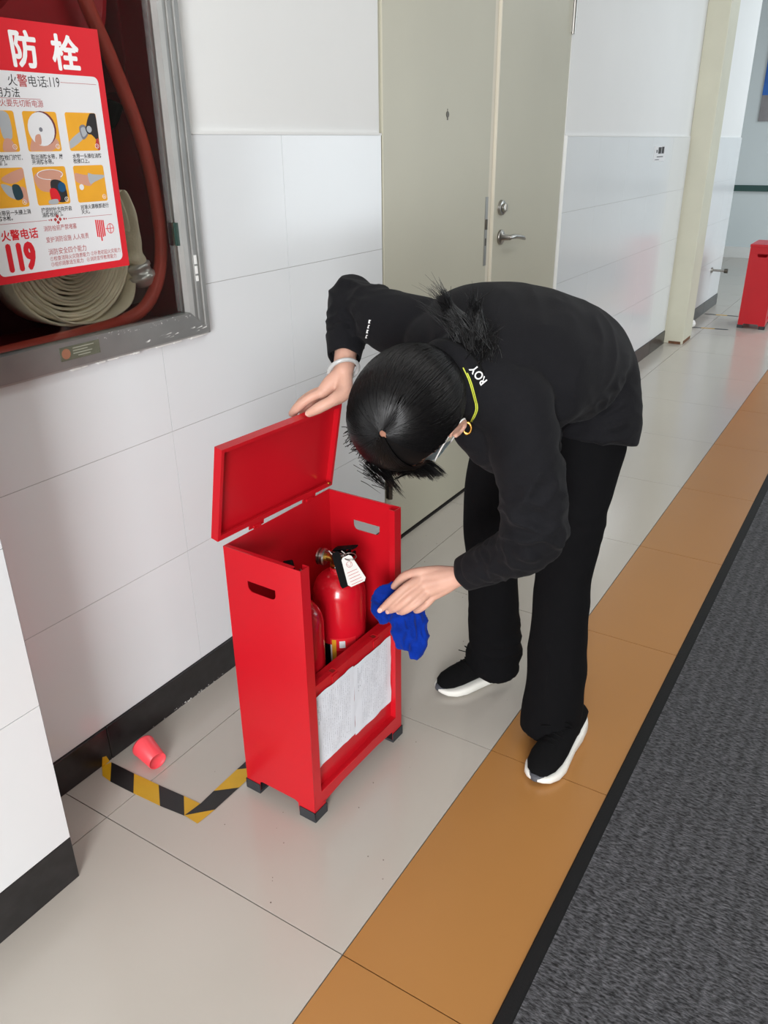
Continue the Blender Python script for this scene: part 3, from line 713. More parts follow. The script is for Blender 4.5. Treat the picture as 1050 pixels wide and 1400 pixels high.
def picture(y0, y1, z0, z1, k):
    bm = bmesh.new(); rrect(bm, y0, y1, z0, z1, XL, 0.004, 0.0002); p = obj('photo_panel', bm, M_PRINTO, ps)
    x = XL + 0.0002; cyy, czz = (y0 + y1) / 2, (z0 + z1) / 2
    def blob(pts, m, layer=0, nm='photo_print'):
        b = bmesh.new(); xs = x + 0.0001 * layer
        pp = [p_ for p_ in spline([(xs, y0 + (y1 - y0) * a, z0 + (z1 - z0) * c) for a, c in pts], 4, True)]
        for v in pp:
            v.y = min(max(v.y, y0 + .0005), y1 - .0005); v.z = min(max(v.z, z0 + .0005), z1 - .0005)
        poly(b, pp, 0, (0.0001, 0, 0)); obj(nm, b, m, ps)
    def disc(a, c, r_, m, layer, e=1.0):
        b = bmesh.new(); xs = x + 0.0001 * layer; lathe(b, (xs, y0 + (y1 - y0) * a, z0 + (z1 - z0) * c), (1, 0, 0), [(0, r_), (0.0001, r_)], 24)
        obj('photo_print', b, m, ps)
    if k == 1:
        blob([(.6, .95), (.85, .9), (.85, .35), (.6, .35)], M_PSILVER); blob([(.62, .3), (.8, .3), (.9, .02), (.55, .02)], M_PSKIN, 1)
    if k == 2:
        blob([(.05, .05), (.3, .5), (.55, .2), (.8, .35), (.95, .2), (.7, .02), (.3, .02)], M_PSKIN)
        disc(.53, .58, 0.0265, mat('print_dark_plum', rgb(110, 50, 60), 0.5), 1); disc(.48, .56, 0.0262, M_PRINTW, 2); disc(.46, .55, 0.0035, M_PGREY, 3)
        blob([(.28, .4), (.42, .42), (.40, .18), (.24, .22)], M_PSKIN, 3)
    if k == 3:
        blob([(.02, .25), (.45, .52), (.5, .34), (.02, .06)], M_PSILVER, 0); blob([(.40, .62), (.58, .68), (.66, .45), (.46, .30)], M_PGREY, 1); blob([(.44, .58), (.56, .62), (.62, .47), (.48, .37)], M_PSILVER, 2)
        blob([(.62, .6), (.8, .98), (.98, .98), (.98, .3), (.8, .4)], M_PRINTK, 2); disc(.72, .57, 0.0085, M_PRINTK, 3); disc(.71, .57, 0.0055, M_PSILVER, 4); blob([(.9, .3), (.97, .3), (.97, .02), (.85, .1)], M_PRINTDR, 3)
    if k == 4:
        blob([(.35, .75), (.98, .98), (.98, .75), (.6, .6)], M_PSKIN, 0); blob([(.3, .6), (.62, .5), (.72, .2), (.45, .3)], M_PSILVER, 1); blob([(.6, .55), (.8, .55), (.86, .25), (.64, .2)], mat('print_teal', rgb(30, 60, 70), 0.5), 2); blob([(.8, .5), (.98, .45), (.98, .1), (.82, .2)], M_PSKIN, 1)
    if k == 5:
        blob([(.02, .75), (.35, .92), (.9, .85), (.7, .55), (.55, .35), (.15, .4)], M_PSKIN, 0); blob([(.48, .6), (.7, .65), (.9, .5), (.92, .12), (.7, .05), (.5, .2)], M_PRINTK, 1)
        blob([(.42, .4), (.62, .4), (.7, .12), (.45, .05)], M_PRINTR, 2); disc(.80, .45, 0.0082, M_PBLUE, 3); blob([(.35, .12), (.6, .14), (.6, .02), (.35, .02)], M_PSILVER, 3)
        b = bmesh.new(); tube(b, [(x + 0.0006, cyy + 0.026 * math.cos(t / 10 * math.pi), czz + 0.018 + 0.008 * math.sin(t / 10 * math.pi)) for t in range(-2, 16)], 0.0006, 5); obj('arrow_print', b, M_TEXTW, ps)
    if k == 6:
        blob([(.02, .8), (.3, .75), (.6, .7), (.5, .45), (.2, .5), (.02, .6)], M_PSKIN, 0); blob([(.45, .78), (.62, .75), (.98, .72), (.98, .66), (.65, .55), (.48, .5)], M_PSILVER, 1); disc(.18, .42, 0.005, M_PRINTW, 1)
    if k in (1, 4): ax_ = y1 - 0.009
    else: ax_ = y1 - 0.0075
    b = bmesh.new(); tube(b, [(x + 0.0006, ax_ + 0.0038 * math.cos(t / 8 * math.pi), z0 + 0.0075 + 0.0038 * math.sin(t / 8 * math.pi)) for t in range(16)], 0.00035, 4, closed=True)
    obj('number_ring', b, M_TEXTW, ps)
    join_meshes('number_print', [T_(str(k), 0.0068, ax_ - 0.0017, z0 + 0.0052, 1, x=x + 0.0007)], M_TEXTW, ps)
picture(0.161, 0.2295, 1.262, 1.3235, 1); picture(0.2455, 0.3125, 1.262, 1.3235, 2); picture(0.330, 0.397, 1.262, 1.3235, 3)
picture(0.161, 0.2285, 1.1765, 1.238, 4); picture(0.2455, 0.313, 1.1765, 1.238, 5); picture(0.330, 0.397, 1.1765, 1.238, 6)
S_ = 0.0092
cap = []
for (y, z, s) in [(0.1655, 1.2505, '打开消防栓门按键,'), (0.1655, 1.2425, '打开箱门。'), (0.2480, 1.2505, '取出消防水带，展'), (0.2480, 1.2425, '开消防水带。'), (0.333, 1.2505, '水带一头接在消防'), (0.333, 1.2425, '栓接口上。'),
                  (0.1645, 1.1655, '水带另一头接上消'), (0.1645, 1.1575, '防水枪。'), (0.2495, 1.1655, '按逆时针方向开启'), (0.2495, 1.1575, '消防栓阀门。'), (0.333, 1.1655, '对准火源根部进行'), (0.333, 1.1575, '灭火。')]:
    cap.append(T_(s, S_ * 0.92, y, z, 0.95, 0.00012))
join_meshes('caption_lettering', cap, M_PRINTK, ps)
join_meshes('number_lettering', TB('119', 0.060, 0.162, 1.0765, 0.66, 0.0030, XL + 0.0002), M_PRINTR, ps)
join_meshes('tel_lettering', TB('火警电话', 0.0182, 0.1625, 1.1265, 1, 0.0004, XL + 0.0002), M_PRINTR, ps)
join_meshes('slogan_lettering', [T_('消防栓前严禁堵塞', 0.0100, 0.2475, 1.1345, 0.88), T_('爱护消防设施 人人有责', 0.0105, 0.2485, 1.1155, 0.86), T_('消防安全四个能力', 0.0118, 0.249, 1.0945, 0.88),
    T_('①检查消除火灾隐患能力 ②扑救初起火灾能力', 0.0086, 0.250, 1.0840, 0.92), T_('③组织疏散逃生能力   ④消防宣传教育能力', 0.0086, 0.250, 1.0745, 0.92)], M_PRINTDR, ps)
bm = bmesh.new()
for i in range(5): box(bm, (XL, 0.3605 + i * 0.0042, 1.113 - (0.006 if i == 2 else 0) + abs(i - 2) * 0.001), (XL + 0.0002, 0.3633 + i * 0.0042, 1.145 - i * 0.0004))
tube(bm, [(XL + 0.0002, 0.3935 + 0.0075 * math.cos(t / 12 * math.pi), 1.1275 + 0.0085 * math.sin(t / 12 * math.pi)) for t in range(24)], 0.0006, 5, closed=True)
box(bm, (XL, 0.382, 1.127), (XL + 0.0002, 0.401, 1.1282)); box(bm, (XL, 0.3929, 1.119), (XL + 0.0002, 0.3941, 1.136))
obj('hose_symbol', bm, M_PRINTR, ps)['kind'] = 'stuff'; adopt(ps)

# ------------------------------------------------------------------ red extinguisher boxes
BW, BL, BH = 0.186, 0.327, 0.587
def plate_mesh(outer, holes, th, org, au, av):
    """sheet with holes cut in it: outline in (u, v), thickness centred on the plane"""
    cu = D.curves.new('t', 'CURVE'); cu.dimensions = '2D'; cu.fill_mode = 'BOTH'; cu.extrude = th / 2
    for pts in [outer] + holes:
        s = cu.splines.new('POLY'); s.points.add(len(pts) - 1); s.use_cyclic_u = True
        for i, p in enumerate(pts): s.points[i].co = (p[0], p[1], 0, 1)
    o = D.objects.new('t', cu); COL.objects.link(o)
    me = D.meshes.new_from_object(o.evaluated_get(bpy.context.evaluated_depsgraph_get()))
    D.objects.remove(o); D.curves.remove(cu)
    au, av, og = V(au), V(av), V(org); n = au.cross(av)
    for v in me.vertices: v.co = og + au * v.co.x + av * v.co.y + n * v.co.z
    me.materials.clear()
    return me
def slot(cx, z0, z1, hw, r=0.011):
    return [(cx - hw, z1), (cx + hw, z1)] + [(cx + hw - r + r * math.cos(a), z0 + r - r * math.sin(a)) for a in (0, .4, .8, 1.2, 1.57)] + [(cx - hw + r - r * math.sin(a), z0 + r - r * math.cos(a)) for a in (0, .4, .8, 1.2, 1.57)]
def root_inv(r): return Matrix.LocRotScale(r.location, r.rotation_euler, None).inverted()
def make_box(loc, rz, label, name='extinguisher_box'):
    r = empty(name, loc); r.rotation_euler = (0, 0, rz); tag(r, label, 'box', 'red extinguisher boxes')
    hx, hy = BW / 2, BL / 2
    side = [(-hx, .006), (-hx + .036, .006), (-hx + .037, .030), (-hx + .043, .034), (hx - .052, .034), (hx - .044, .030), (hx - .042, .006), (hx, .006), (hx, BH), (-hx, BH)]
    for sy in (-1, 1):
        me = plate_mesh(side, [slot(-0.004 if sy < 0 else .006, .507, .529, .034)], .0016, (0, sy * (hy - .0008), 0), (1, 0, 0), (0, 0, 1)); me.materials.append(M_RED)
        mesh_obj('side_panel', me, None, r)
        b = bmesh.new()   # front flange with its return, a narrow post
        a0, a1 = sorted((sy * (hy - .0016), sy * (hy - .024)))
        box(b, (hx - .0016, a0, .006), (hx, a1, BH)); c0, c1 = sorted((sy * (hy - .0224), sy * (hy - .024)))
        box(b, (hx - .014, c0, .036), (hx - .0016, c1, BH))
        a2, a3 = sorted((sy * (hy - .024), sy * (hy - .036))); box(b, (hx - .0016, a2, .006), (hx, a3, .034))
        obj('front_post', b, M_RED, r)
        b = bmesh.new(); box(b, (hx - .02, min(sy * (hy - .0016), sy * (hy - .004)), BH - .0016), (-hx + .002, max(sy * (hy - .0016), sy * (hy - .010)), BH)); obj('top_hem', b, M_RED, r)
    bxo('back_panel', (-hx, -hy + .0016, .03), (-hx + .0016, hy - .0016, BH), M_RED, r)
    bxo('bottom_shelf', (-hx + .0016, -hy + .0016, .050), (hx - .016, hy - .0016, .0516), M_RED, r)
    rail = [(-hy + .024, .034), (-hy + .034, .030), (-hy + .10, .036), (hy - .10, .036), (hy - .034, .030), (hy - .024, .034), (hy - .024, .062), (-hy + .024, .062)]
    me = plate_mesh(rail, [], .0016, (hx - .0008, 0, 0), (0, 1, 0), (0, 0, 1)); me.materials.append(M_RED); mesh_obj('bottom_rail', me, None, r)
    bxo('rail_ledge', (hx - .016, -hy + .024, .0604), (hx - .0016, hy - .024, .062), M_RED, r)
    pan = [(-hy + .0245, .062), (hy - .0245, .062), (hy - .0245, .322), (-hy + .0245, .322)]
    fp = bxo('front_panel', (hx - .0155, -hy + .0245, .062), (hx - .014, hy - .0245, .322), M_RED, r)
    b = bmesh.new()
    for a, c in ((-.139, -.082), (-.070, .062), (.074, .139)): box(b, (hx - .0139, a, .3205), (hx - .003, c, .3221))
    box(b, (hx - .0045, -.139, .309), (hx - .003, .139, .3206))
    box(b, (hx - .030, -.139, .318), (hx - .0156, .139, .3196))
    obj('panel_lip', b, M_RED, r)
    b = bmesh.new()
    b.free()
    for c in (-.076, .068): bxo('lip_tab', (hx - .0025, c - .010, .300), (hx - .0008, c + .010, .316), M_RED, r)
    for sx in (-1, 1):
        for sy in (-1, 1):
            b = bmesh.new()
            x0, x1 = sorted((sx * (hx + .0022), sx * (hx - (.040 if sx > 0 else .037)))); y0, y1 = sorted((sy * (hy + .0022), sy * (hy - .038)))
            box(b, (x0, y0, 0), (x1, y1, .006))
            ax0, ax1 = sorted((sx * (hx + .0022), sx * (hx + .0002))); box(b, (ax0, y0, .006), (ax1, y1, .024))
            ay0, ay1 = sorted((sy * (hy + .0022), sy * (hy + .0002))); box(b, (min(x0, x1), ay0, .006), (max(x0, x1), ay1, .024))
            obj('rubber_foot', b, M_RUBBER, r)
    return r
def make_lid(r, origin, yaw, tilt, LH, LL, TH=0.018):
    n = V((math.cos(yaw), math.sin(yaw), 0)); e = V((-math.sin(yaw), math.cos(yaw), 0)); zz = V((0, 0, 1))
    up = zz * math.cos(tilt) - n * math.sin(tilt); nn = n * math.cos(tilt) + zz * math.sin(tilt)
    O = V(origin)
    def bb(bm, a0, a1, b0, b1, c0, c1):
        vs = []
        for i in range(8):
            vs.append(bm.verts.new(O + e * (a0 if i & 1 == 0 else a1) + up * (b0 if i & 2 == 0 else b1) + nn * (c0 if i & 4 == 0 else c1)))
        for f in ((0, 2, 3, 1), (4, 5, 7, 6), (0, 1, 5, 4), (2, 6, 7, 3), (0, 4, 6, 2), (1, 3, 7, 5)): bm.faces.new([vs[i] for i in f])
    bm = bmesh.new()
    bb(bm, 0, LL, 0, LH, -TH, -TH + .0015)
    w = .0015; lip = .007
    bb(bm, 0, w, 0, LH, -TH + w, 0); bb(bm, LL - w, LL, 0, LH, -TH + w, 0)
    bb(bm, w, LL - w, 0, w, -TH + w, 0); bb(bm, w, LL - w, LH - w, LH, -TH + w, 0)
    bb(bm, w, lip, w, LH - w, -w, 0); bb(bm, LL - lip, LL - w, w, LH - w, -w, 0); bb(bm, lip, LL - lip, w, lip + .004, -w, 0)
    bb(bm, lip, LL - lip, LH - lip, LH - w, -w, 0)
    lid = obj('lid', bm, M_RED, r); lid.matrix_parent_inverse = root_inv(r)
    for a in (.105, .262):
        bm = bmesh.new(); bb(bm, a - .020, a + .020, -.011, .0, -.004, -.0015); bb(bm, a - .010, a + .010, -.011, -.005, -.0055, .002)
        h = obj('lid_hinge', bm, M_RED, r); h.matrix_parent_inverse = root_inv(r)
    bm = bmesh.new(); p = O + e * (LL - .014) + up * .010 + nn * .0
    cyl(bm, p, p + nn * .004, .0028, 8); p = O + e * .012 + up * .010; 
    s = obj('lid_screw', bm, M_BRASS, lid)
    return lid
box1 = make_box((.426, .437, 0), -.031, 'open red metal extinguisher box with papers on its front, beside the bending woman')
LIDO = (.3235, .269, .597)
make_lid(box1, LIDO, -.07, -.186, .192, .335)
# papers taped to the front panel
hx, hy = BW / 2, BL / 2
pr_ = empty('notice_paper', (0, 0, 0)); pr_.location = (.426, .437, 0); pr_.rotation_euler = (0, 0, -.031)
pr_.location = (.426, .437, 0)
tag(pr_, 'creased white printed record sheets taped on the front of the open red box', 'paper')
def paper(y0, y1, z0, z1, seed):
    bm = bmesh.new(); NXX, NZZ = 18, 18; g = []
    for i in range(NXX + 1):
        row = []
        for j in range(NZZ + 1):
            u, v = i / NXX, j / NZZ
            y = y0 + (y1 - y0) * u; z = z0 + (z1 - z0) * v
            edge = .0018 * noise.noise(V((u * 5, v * 5, seed)))
            x = hx - .0128 + .0016 * (1 + noise.noise(V((u * 3 + seed, v * 4, 0)))) + .0008 * noise.noise(V((u * 9, v * 9, seed)))
            if seed == 1 and u < .25: x += .006 * (1 - u / .25) ** 2 * (1 - abs(v - .35))
            row.append(bm.verts.new((x, y + edge * (i in (0, NXX)), z + edge * 1.6 * (j in (0, NZZ)))))
        g.append(row)
    for i in range(NXX):
        for j in range(NZZ): bm.faces.new((g[i][j], g[i + 1][j], g[i + 1][j + 1], g[i][j + 1]))
    o = obj('sheet', bm, M_PAPER, pr_, True)
    b = bmesh.new(); rg = random.Random(seed)
    def X(u, v):
        x = hx - .0128 + .0016 * (1 + noise.noise(V((u * 3 + seed, v * 4, 0)))) + .0008 * noise.noise(V((u * 9, v * 9, seed)))
        if seed == 1 and u < .25: x += .006 * (1 - u / .25) ** 2 * (1 - abs(v - .35))
        return x + .00035
    for c in range(17):
        u = .10 + .82 * c / 17; v = .94
        head = c in (0, 1)
        while v > .08:
            L = rg.uniform(.012, .035) if c > 3 else rg.uniform(.02, .03)
            if head and (v < .62 or rg.random() < .25): v -= L; continue
            if c == 1 and v > .85: v -= L; continue
            if rg.random() < .78:
                ww = .012 if head else rg.uniform(.003, .008)
                pts = [(X(u, v), y0 + (y1 - y0) * u, z0 + (z1 - z0) * v), (X(u + ww, v), y0 + (y1 - y0) * (u + ww), z0 + (z1 - z0) * v),
                       (X(u + ww, v - L * .7), y0 + (y1 - y0) * (u + ww), z0 + (z1 - z0) * (v - L * .7)), (X(u, v - L * .7), y0 + (y1 - y0) * u, z0 + (z1 - z0) * (v - L * .7))]
                poly(b, pts)
            v -= L
    k = obj('faint_print', b, mat('faint_grey_print', rgb(166, 170, 178), 0.8), pr_); k['kind'] = 'stuff'
paper(-.1385, -.002, .112, .287, 1)
paper(-.002, .1375, .106, .284, 2)
# far box: same kind, closed
box2 = make_box((.432, 5.95, 0), 0.0, 'closed red metal extinguisher box standing alone at the far end of the corridor')
bm = bmesh.new(); box(bm, (-BW / 2 - .003, -BL / 2 - .003, BH - .012), (BW / 2 + .003, BL / 2 + .003, BH + .006), 0, .002); obj('lid', bm, M_RED, box2)

# ------------------------------------------------------------------ extinguishers
def make_ext(lx, ly, label, rot, full=True):
    th = -.031; c, s = math.cos(th), math.sin(th)
    r = empty('fire_extinguisher', (.426 + lx * c - ly * s, .437 + lx * s + ly * c, .0520)); r.rotation_euler = (0, 0, rot)
    tag(r, label, 'extinguisher', 'red fire extinguishers in the open box')
    R0 = .0565; TH_ = .352; DZ_ = TH_ - .30
    bm = bmesh.new()
    prof = [(0, .030), (0, R0 - .006), (.004, R0 - .001), (.010, R0), (TH_, R0)]
    for k in range(1, 9):
        a = k / 8 * math.pi / 2 * .93; prof.append((TH_ + .050 * math.sin(a), .016 + (R0 - .016) * math.cos(a)))
    prof += [(TH_ + .052, .0175), (TH_ + .062, .0170), (TH_ + .062, .008)]
    lathe(bm, (0, 0, 0), (0, 0, 1), prof, 48); o = obj('tank', bm, M_REDCYL, r, True)
    bm = bmesh.new(); lathe(bm, (0, 0, .3615), (0, 0, 1), [(0, .0165), (.006, .0165), (.008, .0135), (.022, .0135), (.024, .016), (.032, .016), (.034, .010)], 20)
    cyl(bm, (0, 0, .378), (-.030, -.006, .378), .0085, 16); obj('valve_body', bm, M_BRASS, r)
    bm = bmesh.new(); lathe(bm, (-.026, -.0052, .378), (-1, -.2, 0), [(0, .006), (0, .0165), (.003, .0185), (.007, .0185), (.008, .0150), (.011, .0150), (.012, .018), (.016, .018), (.017, .010)], 28); obj('gauge', bm, M_STEEL, r, False)
    bm = bmesh.new()
    box(bm, (-.012, -.011, .394), (.040, .011, .3965), 0, .001); box(bm, (-.012, -.011, .384), (.014, -.009, .396)); box(bm, (-.012, .009, .384), (.014, .011, .396))
    b2 = [(V((-.004, 0, .402))), V((.02, 0, .410)), V((.035, 0, .415)), V((.046, 0, .418))]
    rings_to_bm(bm, [ring(p, V((0, .010, 0)), V((0, 0, .0022)), 8, .5) for p in b2])
    for x in (.0, .012, .024, .036): box(bm, (x, -.010, .3965), (x + .004, .010, .4035))
    obj('lever', bm, M_BLACKP, r)
    for ch_ in r.children:
        if ch_.name.split('.')[0] != 'tank': ch_.data.transform(Matrix.Translation((0, 0, DZ_)))
    return r
e1 = make_ext(.002, -.083, 'red fire extinguisher at the near end inside the box, half hidden by the side panel', 2.4)
e2 = make_ext(-.002, .067, 'red fire extinguisher with a white tag on its valve inside the open box', 0.0)
# pin ring, cord and tags of the second extinguisher (local coordinates of e2)
bm = bmesh.new(); tube(bm, [(0.050 + .013 * math.cos(a * math.pi / 10), -.026 + .010 * math.sin(a * math.pi / 10), .409 + .003 * math.sin(a * math.pi / 10)) for a in range(20)], .0012, 6, closed=True)
tube(bm, [(.038, -.026, .409), (.01, -.016, .403), (-.02, -.013, .398)], .0012, 6)
obj('pin_ring', bm, M_STEEL, e2, True)
bm = bmesh.new(); tube(bm, spline([(-.01, -.016, .402), (.01, -.024, .399), (.032, -.016, .403), (.02, -.013, .408)], 5), .0012, 6); tube(bm, spline([(.012, -.024, .400), (.022, -.035, .394), (.026, -.046, .385)], 5), .0008, 6)
obj('tag_cord', bm, M_WHITEP, e2, True)
def tagcard(nm, c, ax, dn, w0, w1, L, m, th=.0006):
    c, ax, dn = V(c), V(ax).normalized(), V(dn).normalized(); n = ax.cross(dn).normalized(); bm = bmesh.new()
    pts = [c - ax * w0 * .5, c - ax * w0 * .3 - dn * .004, c + ax * w0 * .3 - dn * .004, c + ax * w0 * .5, c + ax * w1 * .5 + dn * (L - .006), c + ax * w1 * .38 + dn * L, c - ax * w1 * .38 + dn * L, c - ax * w1 * .5 + dn * (L - .006)]
    poly(bm, pts, 0, n * th); return obj(nm, bm, m, e2), ax, dn, n
TA_ = cR * .90 + cU * .40; TD_ = cR * .40 - cU * .90; TC_ = V((.034, -.052, .386)) + cR * .020 + cU * .024
wt, ax, dn, n = tagcard('white_tag', TC_, TA_, TD_, .022, .039, .057, mat('off_white_card', rgb(212, 210, 206), 0.7))
wt['label'] = 'white printed tag'
bm = bmesh.new(); c0 = TC_
off = n * (.0011 if n.dot(V((0.5, -.8, .4))) > 0 else -.0004)
for k in range(5):
    w = .024 + k * .001; p = c0 + dn * (.028 + k * .0062) + off
    poly(bm, [p - ax * w * .45, p + ax * w * .45, p + ax * w * .45 + dn * .0009, p - ax * w * .45 + dn * .0009], 0)
cx_ = c0 + dn * .014 + off
tube(bm, [cx_ + ax * .006 * math.cos(t * .628) + dn * .006 * math.sin(t * .628) for t in range(10)], .0004, 4, closed=True)
tube(bm, [cx_ - ax * .005 - dn * .003, cx_ + dn * .005, cx_ + ax * .005 - dn * .003], .0004, 4)
obj('tag_print', bm, M_PRINTDR, wt)['kind'] = 'stuff'
bk, *_ = tagcard('black_tag', TC_ - cR * .022 + cU * .008 + cF * .004, TA_, (TD_ - cR * .12), .017, .020, .070, M_BLACKP, .002)
for ch_ in e2.children_recursive:
    if ch_.name.split('.')[0] in ('pin_ring', 'tag_cord', 'white_tag', 'tag_print', 'black_tag'): ch_.data.transform(Matrix.Translation((0, 0, .052)))
# label sticker near the foot of the second tank
bm = bmesh.new()
def cyl_patch(bm, a0, a1, z0, z1, R_, mi=0):
    n_ = 8; prev = None
    for i in range(n_ + 1):
        a = a0 + (a1 - a0) * i / n_; p, q_ = V((R_ * math.cos(a), R_ * math.sin(a), z0)), V((R_ * math.cos(a), R_ * math.sin(a), z1))
        cur = (bm.verts.new(p), bm.verts.new(q_))
        if prev: bm.faces.new((prev[0], cur[0], cur[1], prev[1])).material_index = mi
        prev = cur
cyl_patch(bm, -1.35, -.35, 0.240, 0.270, .0569, 0); cyl_patch(bm, -1.28, -1.12, .195, .267, .0571, 1); cyl_patch(bm, -1.0, -.78, .247, .264, .0571, 2); cyl_patch(bm, -1.6, -1.32, 0.105, 0.255, .0570, 3); cyl_patch(bm, -1.34, -1.28, 0.095, 0.255, .0572, 2)
obj('label_sticker', bm, [M_PRINTR, M_PRINTO, M_PRINTW, M_BLACKP], e2)
# safety ring hanging at the near extinguisher's valve
bm = bmesh.new(); tube(bm, [(.018 + .011 * math.cos(a * math.pi / 8), -.02, .452 + .011 * math.sin(a * math.pi / 8)) for a in range(16)], .0013, 6, closed=True); obj('pin_ring', bm, M_STEEL, e1, True)

# ------------------------------------------------------------------ the person: skeleton (world metres)
NK = V((0.7140, 0.4800, 0.9270))          # neck base
SHN = V((0.8070, 0.4930, 0.8680))         # near (left) shoulder
SHF = V((0.5550, 0.6270, 0.9430))          # far (right) shoulder
ELN = V((0.8470, 0.5080, 0.6370)); WRN = V((0.6920, 0.5520, 0.4970))
ELF = V((0.3540, 0.6850, 0.9570)); WRF = V((0.4080, 0.5720, 0.8620))
PEL = V((0.7800, 0.8670, 0.8020))
H0 = V((0.6840, 0.3490, 0.8840))           # head centre
hl = (cR * .80 - cU * .52 - cF * .30).normalized(); hu = cR * -.40 - cU * .30 - cF * .86; hu = (hu - hl * hu.dot(hl)).normalized(); hf = hl.cross(hu)
def hp(a, b, c): return H0 + hl * a + hf * b + hu * c
LAT = V((0.92, -0.38, 0.0)).normalized()
SLAT = (SHN - SHF).normalized()
# torso stations: centre, half width along the lateral axis, half thickness, lateral axis
TOR = [
    (V((0.7910, 0.8290, 0.7090)), .142, .088, LAT), (V((0.7870, 0.8430, 0.7520)), .148, .091, LAT),
    (V((0.7720, 0.8510, 0.8280)), .146, .098, LAT), (V((0.7600, 0.8180, 0.8840)), .146, .104, LAT.lerp(SLAT, .3)),
    (V((0.7580, 0.7560, 0.9030)), .155, .108, LAT.lerp(SLAT, .6)), (V((0.7390, 0.6650, 0.9190)), .165, .108, LAT.lerp(SLAT, .85)),
    (V((0.7250, 0.5930, 0.9270)), .165, .098, SLAT), (V((0.7180, 0.5340, 0.9300)), .120, .078, SLAT), (V((0.7150, 0.4920, 0.9280)), .072, .060, SLAT)]
def torso_rings(grow=0.0, n=40, stations=TOR):
    C = [s[0] for s in stations]; out = []
    for i, (c, a, b, lat) in enumerate(stations):
        t = (C[min(i + 1, len(C) - 1)] - C[max(i - 1, 0)]).normalized()
        A = (lat - t * lat.dot(t)).normalized(); B = A.cross(t)
        out.append((c, A * (a + grow), B * (b + grow)))
    # resample smoothly
    res = []
    cs = spline([o[0] for o in out], 5); As = spline([o[1] for o in out], 5); Bs = spline([o[2] for o in out], 5)
    return [ring(c, A, B, n, .9) for c, A, B in zip(cs, As, Bs)]
HIPN = PEL + LAT * .085 - V((0, 0, .03)); HIPF = PEL - LAT * .085 - V((0, 0, .03))
LEGN = [V((0.8170, 0.8290, 0.7790)), V((0.8260, 0.8130, 0.7080)), V((0.8270, 0.7910, 0.5870)), V((0.8220, 0.7790, 0.4190)), V((0.8230, 0.7780, 0.2520)), V((0.8260, 0.7680, 0.0990)), V((0.8290, 0.7610, 0.0320))]
LEGF = [V((0.7030, 0.9040, 0.7570)), V((0.6420, 0.8990, 0.6820)), V((0.5970, 0.8990, 0.5300)), V((0.6010, 0.8920, 0.3610)), V((0.6160, 0.8890, 0.2240)), V((0.6210, 0.8970, 0.1020)), V((0.6200, 0.8970, 0.0410))]

# ---- body: one continuous skin surface
bm = bmesh.new()
rings_to_bm(bm, torso_rings(-.028, stations=TOR[2:]))
capsule(bm, [SHF.lerp(SHN, .04), SHF.lerp(SHN, .96)], [.045, .045], 20)
def arm(sh, el, wr, s=1.0):
    capsule(bm, [sh, sh.lerp(el, .5), el], [.042 * s, .034 * s, .027 * s], 18)
    capsule(bm, [el, el.lerp(wr, .35), el.lerp(wr, .8), wr], [.027 * s, .029 * s, .0245 * s, .0222 * s], 20, flat=.92)
arm(SHN, ELN, WRN); arm(SHF, ELF, WRF, .97)
def leg(pts, s=1.0): capsule(bm, pts, [.060, .060, .052, .040, .037, .032, .030], 18)
leg(LEGN[:6] + [LEGN[5] + V((0, 0, -.03))]); leg(LEGF[:6] + [LEGF[5] + V((0, 0, -.03))])
# neck and head
capsule(bm, [NK + (NK - H0).normalized() * .03, H0.lerp(NK, .55) + hf * -.012, hp(0, -.012, -.045)], [.056, .050, .050], 22)
ellipsoid(bm, hp(0, -.012, .018), hl * .073, hf * .092, hu * .088, 32, 18)         # cranium
ellipsoid(bm, hp(0, .030, -.045), hl * .058, hf * .062, hu * .066, 28, 16)         # face
capsule(bm, [hp(-.035, -.005, -.070), hp(-.018, .055, -.098), hp(.018, .055, -.098), hp(.035, -.005, -.070)], [.022, .020, .020, .022], 14)   # jaw
capsule(bm, [hp(0, .086, -.012), hp(0, .098, -.038)], [.009, .0125], 12); ellipsoid(bm, hp(0, .096, -.044), hl * .015, hf * .012, hu * .009, 16, 10)   # nose
for s in (-1, 1):
    capsule(bm, [hp(.012 * s, .080, .004), hp(.045 * s, .068, .006)], [.009, .007], 10)     # brow
    ellipsoid(bm, hp(.030 * s, .072, -.040), hl * .016, hf * .014, hu * .016, 14, 10)       # cheek
capsule(bm, [hp(-.020, .078, -.068), hp(0, .087, -.068), hp(.020, .078, -.068)], [.005, .0065, .005], 10)
capsule(bm, [hp(-.017, .078, -.077), hp(0, .086, -.077), hp(.017, .078, -.077)], [.005, .007, .005], 10)
def ear(s):
    c = hp(.074 * s, -.008, -.022)
    o = hl * s * .9 - hf * .35
    for k in range(9):
        a0, a1 = k / 9 * 5.2 + .9, (k + 1) / 9 * 5.2 + .9
        f = lambda a: c + (hu * math.sin(a) * .026 + hf * math.cos(a) * .014) + o * .008
        capsule(bm, [f(a0), f(a1)], [.0038, .0038], 8, sub=2)
    ellipsoid(bm, c + o * .003, hu * .023, hf * .012, o.normalized() * .006, 14, 8)
    ellipsoid(bm, c - hu * .026 + o * .006 + hf * .004, hu * .008, hf * .006, o.normalized() * .004, 12, 8)
ear(1); ear(-1)
# ---- hands
def finger(pts, r0, r1): capsule(bm, pts, [r0] + [r0 * .97] * (len(pts) - 2) + [r1], 14, sub=5)
